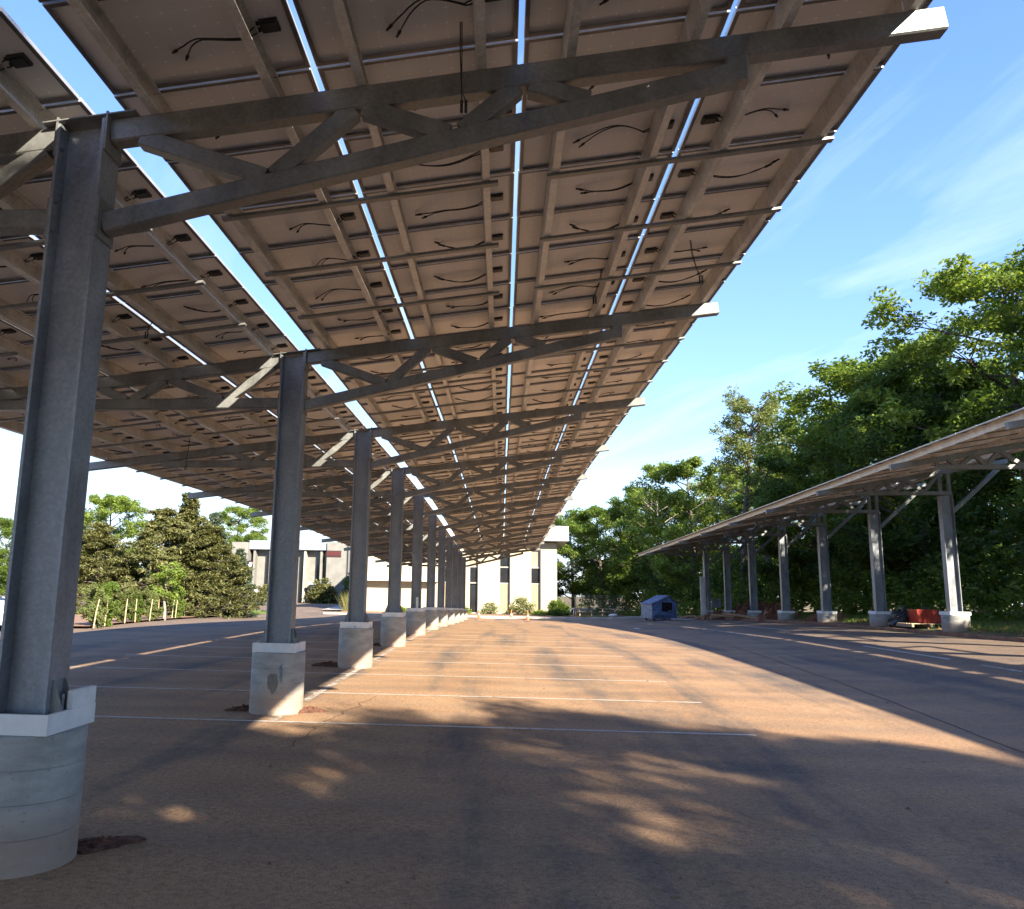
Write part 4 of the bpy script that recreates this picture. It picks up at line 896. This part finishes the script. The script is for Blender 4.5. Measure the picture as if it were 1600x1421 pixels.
words = ['leftmost leaning', 'second', 'third', 'fourth', 'fifth', 'sixth', 'seventh', 'eighth', 'rightmost']
for q, (x, y, ln) in enumerate(((-14.3, 27.9, .09), (-14.75, 29.6, .03), (-15.6, 33.0, .03), (-15.9, 34.6, 0), (-16.4, 37.2, .05), (-16.9, 39.3, -.02), (-17.45, 41.2, .02), (-17.9, 43.4, .05), (-17.95, 44.0, .03))):
    mb = MB(); mb.tube([(0, 0, 0), (ln * .5, 0, .5), (ln * 1.4, 0, 1.0)], [.022, .021, .018], 6); tag(ob('wooden_stake', mb.mesh('wooden_stake', 'wood_pale'), None, (x, y, g1(x, y) + .05)), f'{words[q]} pale wooden stake in front of the young evergreens', 'stake', gK)
sap = tree_data('sap', 61, 2.9, .7, .35, 14, 5, 22, .13, .26, 'oval', mat='leaf_bright', bark='bark_pale', lean=.1)
plant('young_tree', sap, -17.3, 41.0, 'bright green sapling with white trunk among the stakes', 'tree', None, 0, 1.0, .08)

def shrub_data(seed, rx, rz_, n, mat, size=.14, k=34):
    rng = np.random.default_rng(seed); mb = MB(); tips = []
    for j in range(n):
        a = rng.uniform(0, 6.28); e = math.asin(rng.uniform(.02, 1)); rr = rng.uniform(.55, 1.0); p = Vector((rx * rr * math.cos(a) * math.cos(e), rx * rr * math.sin(a) * math.cos(e), rz_ * rr * math.sin(e) + .1)); tips.append(p[:])
        mb.tube([(p.x * .05, p.y * .05, -.05), (p.x * .5, p.y * .5, p.z * .55), p], [.018, .012, .004], 4, cap=False)
    V = leaves(np.array(tips), np.full(n, .26 * max(rx, .6)), k, size, rng, .8, 1.2); return mb.mesh('stems', 'bark', True), fast_mesh('foliage', V, quads(V), mat)
SH = {'round': shrub_data(1, .95, 1.5, 110, 'leaf_mid', .15), 'pale': shrub_data(2, 1.15, 1.35, 70, 'leaf_cream', .16, 26), 'low': shrub_data(3, .9, .6, 50, 'leaf_bright', .15, 26), 'tall': shrub_data(4, 1.6, 3.4, 150, 'leaf_dark', .22), 'olive': shrub_data(5, 1.5, 2.3, 130, 'leaf_olive', .22)}
for kd, x, y, s_, lab in (('round', 5.6, 80.5, 1.15, 'clipped round green bush at the cream building corner'), ('pale', 2.0, 81.5, 1.25, 'pale flowering shrub between the two right window strips'), ('pale', -1.2, 82.3, .85, 'thin pale shrub left of the middle window strip'),
        ('low', -4.2, 80, 1.3, 'low yellow-green shrub beside the last footing'), ('low', 3.8, 80.6, .9, 'low bright shrub between pale shrub and round bush'), ('low', -10.2, 81, 1.0, 'low shrub below the white ledge'),
        ('tall', -16.9, 95, 1.35, 'tall dark shrub at the entrance walk'), ('olive', -24.2, 108.5, 1.35, 'large yellowish bush in front of the grey wing'), ('round', -34.4, 106.5, 1.6, 'round bush before the end pier of the grey wing'), ('olive', -31.6, 108.0, 1.0, 'brownish bush right of the round one by the grey wing'), ('pale', -27.0, 80, 1.5, 'pale bushy shrub at the edge of the lawn'), ('low', -31.5, 84, 2.0, 'spreading light green shrub behind the lawn')):
    plant('garden_shrub', SH[kd], x, y, lab, 'shrub', 'shrubs around the buildings', hash(lab) % 6, s_, .05, ('stems', 'foliage'))
def grass(name, n, xf, hgt, mat, seed, label, kind='stuff', zoff=.1, cat=None):
    rng = np.random.default_rng(seed); X, Y = xf(rng, n); Z = gfull(X, Y) + zoff; a = rng.uniform(0, 6.28, n); w_ = .012 + .01 * rng.random(n); h_ = hgt * rng.uniform(.5, 1.2, n); lx, ly = rng.normal(size=n) * .35 * h_, rng.normal(size=n) * .35 * h_
    V = np.empty((n, 3, 3)); V[:, 0] = np.stack([X - np.cos(a) * w_, Y - np.sin(a) * w_, Z], 1); V[:, 1] = np.stack([X + np.cos(a) * w_, Y + np.sin(a) * w_, Z], 1); V[:, 2] = np.stack([X + lx, Y + ly, Z + h_], 1)
    return tag(ob(name, fast_mesh(name, V.reshape(-1, 3), np.arange(n * 3).reshape(-1, 3), mat)), label, cat, None, kind)
grass('grass', 26000, lambda r, n: (r.uniform(16.9, 24, n), r.uniform(12, 66, n) ** 1.0), .17, 'grass_blade', 71, 'rough grass on the verge under the lower canopy', zoff=-.01)
grass('grass', 22000, lambda r, n: (r.uniform(-34, -19.6, n), r.uniform(53, 73, n)), .16, 'grass_blade', 72, 'short grass of the far lawn')
tuft = grass('ornamental_grass', 500, lambda r, n: (-15.6 + r.normal(size=n) * .32, 83.0 + r.normal(size=n) * .3), 1.9, 'dry_grass', 73, 'tall yellow ornamental grass tuft near the white ledge', None, .05, 'grass')

# ------------------------------------------------------------------ street furniture and small things
for x, y, lab in ((-1.95, 70.6, 'orange traffic cone left end of the white board'), (.86, 71.8, 'orange traffic cone right end of the white board'), (2.15, 67.2, 'nearest orange traffic cone right of the white board')):
    c = tag(empty('traffic_cone', (x, y, float(gz(x, y)) + .004)), lab, 'traffic cone', 'orange cones before the cream building')
    mb = MB(); mb.lathe([(.15, .03), (.135, .06), (.035, .70), (.025, .71)], 20); part('cone_body', mb, 'orange_plastic', c, math.radians(40))
    mb = MB(); mb.box((0, 0, .016), (.38, .38, .03)); part('cone_base', mb, 'orange_plastic', c)
    mb = MB(); mb.lathe([(.1115, .28), (.088, .42)], 20); part('white_band', mb, 'fascia_white', c, math.radians(40))
mb = MB(); mb.box((0, 0, .06), (3.4, .25, .1)); tag(ob('barrier_board', mb.mesh('barrier_board', 'fascia_white'), None, (-.35, 71.2, float(gz(-.3, 71.2)))), 'long white board lying on the asphalt between two cones', 'board')

# dumpster
x, y = 11.9, 62.6; dm = tag(empty('dumpster', (x, y, float(gz(x, y))), math.radians(14)), 'battered blue dumpster with sloping lid and dark side opening', 'dumpster')
mb = MB(); mb.prism([(-.95, .12), (.95, .12), (.98, 1.25), (.25, 1.78), (-.98, 1.2)], -1.0, 1.0); part('body', mb, ['dumpster_blue'], dm)
mb = MB(); mb.box((.18, -1.01, 1.0), (.80, .03, .66)); part('side_opening', mb, 'window_dark', dm)
mb = MB(); mb.bar((-1.06, 0, 1.20), (.30, 0, 1.84), 2.1, .045, .01); lid = part('lid', mb, 'dumpster_pale', dm)
mb = MB(); mb.bar((.30, 0, 1.85), (1.04, 0, 1.29), 2.1, .045, .01); part('lid', mb, 'dumpster_blue', dm)
for q in range(5): mb = MB(); mb.bar((-1.06, -.9 + q * .45, 1.235), (.28, -.9 + q * .45, 1.868), .05, .03, .005); part('lid_rib', mb, 'dumpster_blue', lid)
for q in range(4): mb = MB(); mb.box((-.985, -.75 + q * .5, .65), (.05, .10, 1.0)); part('side_rib', mb, 'dumpster_pale', dm)
mb = MB(); mb.box((-.99, 0, .66), (.02, 1.96, 1.0)); part('side_sheet', mb, 'dumpster_pale', dm)
mb = MB(); mb.box((-.42, -1.10, .52), (.95, .22, .28)); part('fork_pocket', mb, 'dumpster_blue', dm); mb = MB(); mb.box((.6, -1.03, .72), (.66, .07, .08)); part('rail', mb, 'dumpster_blue', dm)
for sx in (-.7, .7):
    for sy in (-.7, .7): mb = MB(); mb.box((sx, sy, .06), (.14, .14, .12)); part('foot', mb, 'rubber', dm)

# picnic tables
def picnic(x, y, rz, lab):
    p_ = tag(empty('picnic_table', (x, y, g1(x, y)), rz), lab, 'picnic table', 'picnic tables beside the cream building')
    for q in range(5): mb = MB(); mb.box((0, -.32 + q * .16, .75), (1.8, .14, .04)); part('top_plank', mb, 'wood_weathered', p_)
    for s_ in (-1, 1):
        for q in range(2): mb = MB(); mb.box((0, s_ * (.62 + q * .15), .45), (1.8, .13, .04)); part('seat_plank', mb, 'wood_weathered', p_)
    for sx in (-.62, .62):
        mb = MB(); mb.box((sx + .03, 0, .40), (.05, 1.5, .09)); part('cross_beam', mb, 'wood_weathered', p_)
        for s_ in (-1, 1): mb = MB(); mb.bar((sx, s_ * .28, .73), (sx, s_ * .68, 0), .05, .09, .005, up=(1, 0, 0)); part('leg', mb, 'wood_pale', p_)
picnic(8.6, 85.6, .15, 'weathered picnic table right of the round bush'); picnic(11.0, 84.2, -.25, 'greyish picnic table nearer the dumpster')
mb = MB(); mb.lathe([(.05, 0), (.42, .04), (.48, .16), (.34, .28), (.05, .32)], 14); tag(ob('boulder', mb.mesh('boulder', 'stone_pale', True), None, (11.1, 82.0, g1(11.1, 82) - .02)), 'pale rounded stone in front of the right picnic table', 'stone')
rk = tag(empty('bike_rack', (6.9, 82.0, g1(6.9, 82)), .3), 'white bent-pipe rack beside the round bush', 'rack')
for q in range(2): mb = MB(); mb.tube([(-.35 + q * .12, q * .5, 0), (.1 + q * .12, q * .5, .75), (.35, q * .5, .85), (.5, q * .5, .7), (.5, q * .5, 0)], .03, 8); part('pipe', mb, 'fascia_white', rk, True)

# chain link fence behind the tables
fn = tag(empty('chain_link_fence', (6.4, 93, g1(6.4, 93))), 'dull green chain link fence at the back of the picnic area', 'fence')
for q in range(6): mb = MB(); mb.tube([(q * 2.0, 0, 0), (q * 2.0, 0, 2.2)], .035, 8); part('post', mb, 'fence_wire', fn)
for z in (.06, 2.15): mb = MB(); mb.tube([(0, 0, z), (10, 0, z)], .025, 6); part('rail', mb, 'fence_wire', fn)
mb = MB()
for q in range(-18, 100):
    for s_ in (1, -1):
        x0 = q * .11; x1 = x0 + s_ * 2.1; pts = [(x0, 0, .06), (x1, 0, 2.14)]
        if min(x0, x1) < 0 or max(x0, x1) > 10: continue
        mb.bar(pts[0], pts[1], .012, .012, .002, up=(0, 1, 0))
ms = part('mesh', mb, 'fence_wire', fn); ms['kind'] = 'stuff'

# lower canopy verge: pallet, crate, bags, mounds, logs
px_, py_ = 16.95, 34.0; zg = g1(px_, py_) + .03
pl = tag(empty('pallet', (px_, py_, zg), .12), 'wooden pallet on the verge between the two nearest lower canopy columns', 'pallet')
for q in range(7): mb = MB(); mb.box((0, -.5 + q * .166, .135), (1.7, .10, .022)); part('deck_board', mb, 'wood_pale', pl)
for q in range(3): mb = MB(); mb.box((-.78 + q * .78, 0, .062), (.1, 1.08, .12)); part('runner', mb, 'wood_weathered', pl)
rcx = tag(empty('plastic_crate', (px_ - .02, py_ - .05, zg + .15), .1), 'red plastic container standing on the pallet', 'container')
mb = MB(); mb.prism([(-.36, 0), (.36, 0), (.42, .50), (-.42, .50)], -.30, .30); part('body', mb, 'red_plastic', rcx); mb = MB(); mb.box((0, 0, .515), (.88, .66, .05)); part('rim', mb, 'red_plastic', rcx)
for q in range(3): mb = MB(); mb.box((-.2 + q * .2, -.312, .25), (.05, .03, .4)); part('rib', mb, 'red_plastic', rcx)
rcy = tag(empty('plastic_crate', (px_ + .72, py_ + .15, zg + .15), -.1), 'darker red container behind the front one on the pallet', 'container')
mb = MB(); mb.prism([(-.2, 0), (.2, 0), (.24, .46), (-.24, .46)], -.3, .3); part('body', mb, 'red_plastic', rcy); mb = MB(); mb.box((0, 0, .48), (.52, .62, .04)); part('rim', mb, 'black_plastic', rcy)
def lump(name, x, y, r, h, mat, seed, lab, group=None, cat='bag'):
    rr = np.random.default_rng(seed); mb = MB(); n, k = 18, 9; vs = []
    for q in range(k):
        ph = math.pi * .5 * q / (k - 1); rad = math.cos(ph) ** .6 if q < k - 1 else .05
        for j in range(n): a = 2 * math.pi * j / n; e = 1 + rr.normal() * .09; vs.append((r * rad * e * math.cos(a), r * .8 * rad * e * math.sin(a), h * math.sin(ph) * (1 + rr.normal() * .05)))
    mb.add(vs, [(q * n + j, q * n + (j + 1) % n, (q + 1) * n + (j + 1) % n, (q + 1) * n + j) for q in range(k - 1) for j in range(n)] + [tuple(range((k - 1) * n, k * n))])
    mb.tube([(0, 0, h * .9), (.03, 0, h * 1.12), (.1, .02, h * 1.2)], [.09, .05, .1], 7)
    return tag(ob(name, mb.mesh(name, mat), None, (x, y, g1(x, y))), lab, cat, group)
lump('rubbish_bag', 15.75 + .7, 34.6, .5, .62, 'black_plastic', 1, 'black plastic bag next to the second lower canopy footing', 'black bags by the pallet'); lump('rubbish_bag', 16.9, 35.6, .55, .66, 'black_plastic', 2, 'black plastic bag half behind the pallet', 'black bags by the pallet'); lump('rubbish_bag', 17.6, 35.2, .42, .6, 'black_plastic', 3, 'black bag behind the red containers', 'black bags by the pallet')
for q, a in enumerate(((16.6, 50.5, 1.5, .9, .3, .75), (16.9, 55.5, 2.0, 1.0, .5, .95), (17.4, 44.5, 1.2, .7, .2, .45), (15.4, 58.5, 1.6, .7, .1, .4), (17.6, 61.0, 2.2, 1.0, .2, .6))):
    rough_mound('soil_mound', a[:5], a[5], 'soil_red', 60 + q, ('red soil heap between the fourth and fifth lower canopy footings', 'largest red soil heap behind the fifth footing', 'low soil heap near the fourth lower canopy footing', 'flat soil spill beside the last footing', 'long red soil bank behind the far lower canopy footings')[q], None, 'soil heap', .28, 'red soil heaps under the lower canopy')
gl = 'cut logs on the soil beside the dumpster'
for q, (x, y, a, ln, r) in enumerate(((15.6, 54.0, 2.5, 2.6, .10), (15.2, 56.0, 2.7, 2.2, .08), (14.9, 57.6, .2, .9, .13), (14.2, 58.6, 1.2, .7, .14), (14.6, 60.0, .6, .9, .13), (15.9, 59.4, 2.0, 1.6, .08), (13.6, 60.6, .1, 1.0, .11))):
    d = Vector((math.cos(a), math.sin(a), .12)); mb = MB(); mb.tube([(-d * ln / 2)[:], (0, 0, .03), (d * ln / 2)[:]], [r * 1.05, r, r * .85], 9)
    tag(ob('cut_log', mb.mesh('cut_log', 'wood_cut'), None, (x, y, g1(x, y) + r + ln * .06)), ('longest bare log leaning on the soil heap', 'second long thin log on the soil heap', 'short thick log near the last footing', 'stubby log closest to the last footing', 'short log between dumpster and last footing', 'thin log lying behind the short ones', 'log nearest the dumpster')[q], 'log', gl)
mb = MB(); mb.box((0, 0, .05), (1.5, .5, .06)); tag(ob('scrap_board', mb.mesh('scrap_board', 'fascia_white'), None, (13.1, 60.2, g1(13.1, 60.2)), rz=.1), 'whitish scrap board on the ground beside the dumpster', 'board')
ep = tag(empty('equipment_stand', (15.6, 62.6, g1(15.6, 62.6))), 'grey steel equipment stand at the last lower canopy column', 'stand')
for sx in (0, 1.3): mb = MB(); mb.box((sx, 0, .8), (.09, .09, 1.6)); part('post', mb, 'galvanized_column', ep)
for z in (1.15, 1.5): mb = MB(); mb.box((.65, -.02, z), (1.4, .06, .06)); part('rail', mb, 'galvanized_column', ep)
mb = MB(); mb.box((.55, -.12, 1.1), (.7, .16, .55)); part('cabinet', mb, 'galvanized_column', ep)
cp = tag(empty('conduit_post', (14.9, 61.4, g1(14.9, 61.4))), 'pale square post just left of the last lower canopy column', 'post')
mb = MB(); mb.box((0, 0, 1.55), (.30, .12, 3.1)); part('post', mb, 'galvanized_purlin', cp); mb = MB(); mb.tube([(.2, 0, 0), (.2, 0, 5.0)], .05, 8); part('conduit', mb, 'galvanized_purlin', cp)

# signs, lamp
def sign(x, y, h, lab, rz=.25):
    s_ = tag(empty('parking_sign', (x, y, g1(x, y)), rz), lab, 'sign', 'small signs on the lawn'); mb = MB(); mb.tube([(0, 0, 0), (.03, 0, h)], .035, 6); part('post', mb, 'fence_wire', s_)
    mb = MB(); mb.box((.03, -.05, h - .35), (.46, .02, .70)); part('plate', mb, 'fascia_white', s_)
sign(-22.9, 71.6, 2.2, 'white sign on a post, the left one on the lawn'); sign(-25.9, 84.0, 2.3, 'white sign on a post standing farther back near the kerb')
lp = tag(empty('street_lamp', (-24.6, 77.6, g1(-24.6, 77.6))), 'thin lantern lamp post between the two white signs', 'lamp post')
mb = MB(); mb.tube([(0, 0, 0), (0, 0, 4.1)], [.06, .045], 8); part('pole', mb, 'metal_trim', lp); mb = MB(); mb.lathe([(.10, 4.1), (.24, 4.65), (.27, 4.7)], 10); part('lantern', mb, 'lamp_glass', lp); mb = MB(); mb.lathe([(.30, 4.71), (.06, 4.9)], 10); part('cap', mb, 'sign_dark', lp)
ys_ = tag(empty('yellow_sign', (-24.6, 36.2, g1(-24.6, 36.2))), 'small yellow marker sign at the left picture edge', 'sign')
mb = MB(); mb.tube([(0, 0, 0), (0, 0, 1.5)], .03, 6); part('post', mb, 'wood_pale', ys_); mb = MB(); mb.box((0, -.04, 1.55), (.34, .02, .5)); part('plate', mb, 'yellow_paint', ys_)

# white car, nose to the right
cx_, cy_ = -18.05, 26.2; car = tag(empty('parked_car', (cx_, cy_, g1(cx_, cy_) + .0), .0), 'white car parked at the left edge, half hidden by the nearest column', 'car')
import bmesh as _bm
def loft(sections, mats, name, parent):
    """sections: list of (x, [(y,z)...]) closed rings"""
    n = len(sections[0][1]); mb = MB(); vs = [(x, y, z) for x, ring in sections for y, z in ring]
    fs = [(a * n + j, a * n + (j + 1) % n, (a + 1) * n + (j + 1) % n, (a + 1) * n + j) for a in range(len(sections) - 1) for j in range(n)] + [tuple(range(n - 1, -1, -1)), tuple(range((len(sections) - 1) * n, len(sections) * n))]
    mb.add(vs, fs); return part(name, mb, mats, parent, math.radians(50))
def ring(w_, zb0, zt0, crown): return [(-w_ * .92, zb0), (-w_, zb0 + .12), (-w_, (zb0 + zt0) * .55), (-w_ * .93, zt0 - .04), (-w_ * .6, zt0 + crown * .7), (0, zt0 + crown), (w_ * .6, zt0 + crown * .7), (w_ * .93, zt0 - .04), (w_, (zb0 + zt0) * .55), (w_, zb0 + .12), (w_ * .92, zb0)]
body = loft([(-2.3, ring(.72, .34, .82, .02)), (-2.2, ring(.86, .24, .95, .03)), (-1.5, ring(.91, .2, 1.0, .03)), (0, ring(.92, .2, .98, .02)), (1.0, ring(.92, .2, .95, .05)), (1.8, ring(.90, .2, .86, .06)), (2.15, ring(.84, .24, .74, .05)), (2.34, ring(.66, .32, .62, .02))], 'car_white', 'body', car)
def ring2(w0, z0, w1, z1): return [(-w0, z0), (-w1, z1 - .05), (-w1 * .8, z1), (w1 * .8, z1), (w1, z1 - .05), (w0, z0)]
loft([(-2.0, ring2(.80, .94, .62, .98)), (-1.3, ring2(.84, .96, .64, 1.40)), (-.3, ring2(.86, .96, .66, 1.47)), (.35, ring2(.86, .95, .62, 1.40)), (1.15, ring2(.82, .95, .6, .99))], 'window_dark', 'greenhouse', car)
loft([(-1.32, ring2(.66, 1.38, .62, 1.425)), (-.3, ring2(.68, 1.44, .64, 1.495)), (.33, ring2(.64, 1.39, .6, 1.425))], 'car_white', 'roof', car)
for sx in (-1.38, 1.40):
    for sy in (-1, 1):
        wq = MB(); 
        prof = [(.0, -.10), (.30, -.11), (.325, -.07), (.325, .07), (.30, .11), (0, .10)]
        n = 24; vs = [(r_ * math.cos(2 * math.pi * j / n), z_, r_ * math.sin(2 * math.pi * j / n)) for r_, z_ in prof for j in range(n)]
        wq.add(vs, [(a * n + j, a * n + (j + 1) % n, (a + 1) * n + (j + 1) % n, (a + 1) * n + j) for a in range(5) for j in range(n)]); w_ = part('wheel', wq, 'rubber', car); w_.location = (sx, sy * .84, .325)
        rq = MB(); rq.add([(r_ * math.cos(2 * math.pi * j / n), sy * z_, r_ * math.sin(2 * math.pi * j / n)) for r_, z_ in ((.21, .112), (.20, .125), (.03, .13)) for j in range(n)], [(a * n + j, a * n + (j + 1) % n, (a + 1) * n + (j + 1) % n, (a + 1) * n + j) for a in range(2) for j in range(n)]); part('rim', rq, 'lamp_glass', w_)
for sy in (-1, 1): mb = MB(); mb.prism([(0, 0), (.10, .02), (.06, .15), (-.20, .17), (-.22, .06)], -.10, .10); h_ = part('headlight', mb, 'lamp_glass', car); h_.location = (2.13, sy * .70, .60)
for sy in (-1, 1): mb = MB(); mb.box((0, 0, 0), (.16, .2, .09)); h_ = part('fog_lamp', mb, 'window_dark', car); h_.location = (2.20, sy * .58, .36)
mb = MB(); mb.box((0, 0, 0), (.1, .9, .16)); h_ = part('grille', mb, 'window_dark', car); h_.location = (2.29, 0, .47)
for sy in (-1, 1): mb = MB(); mb.box((0, 0, 0), (.16, .12, .12)); h_ = part('mirror', mb, 'car_white', car); h_.location = (.75, sy * .98, 1.02)
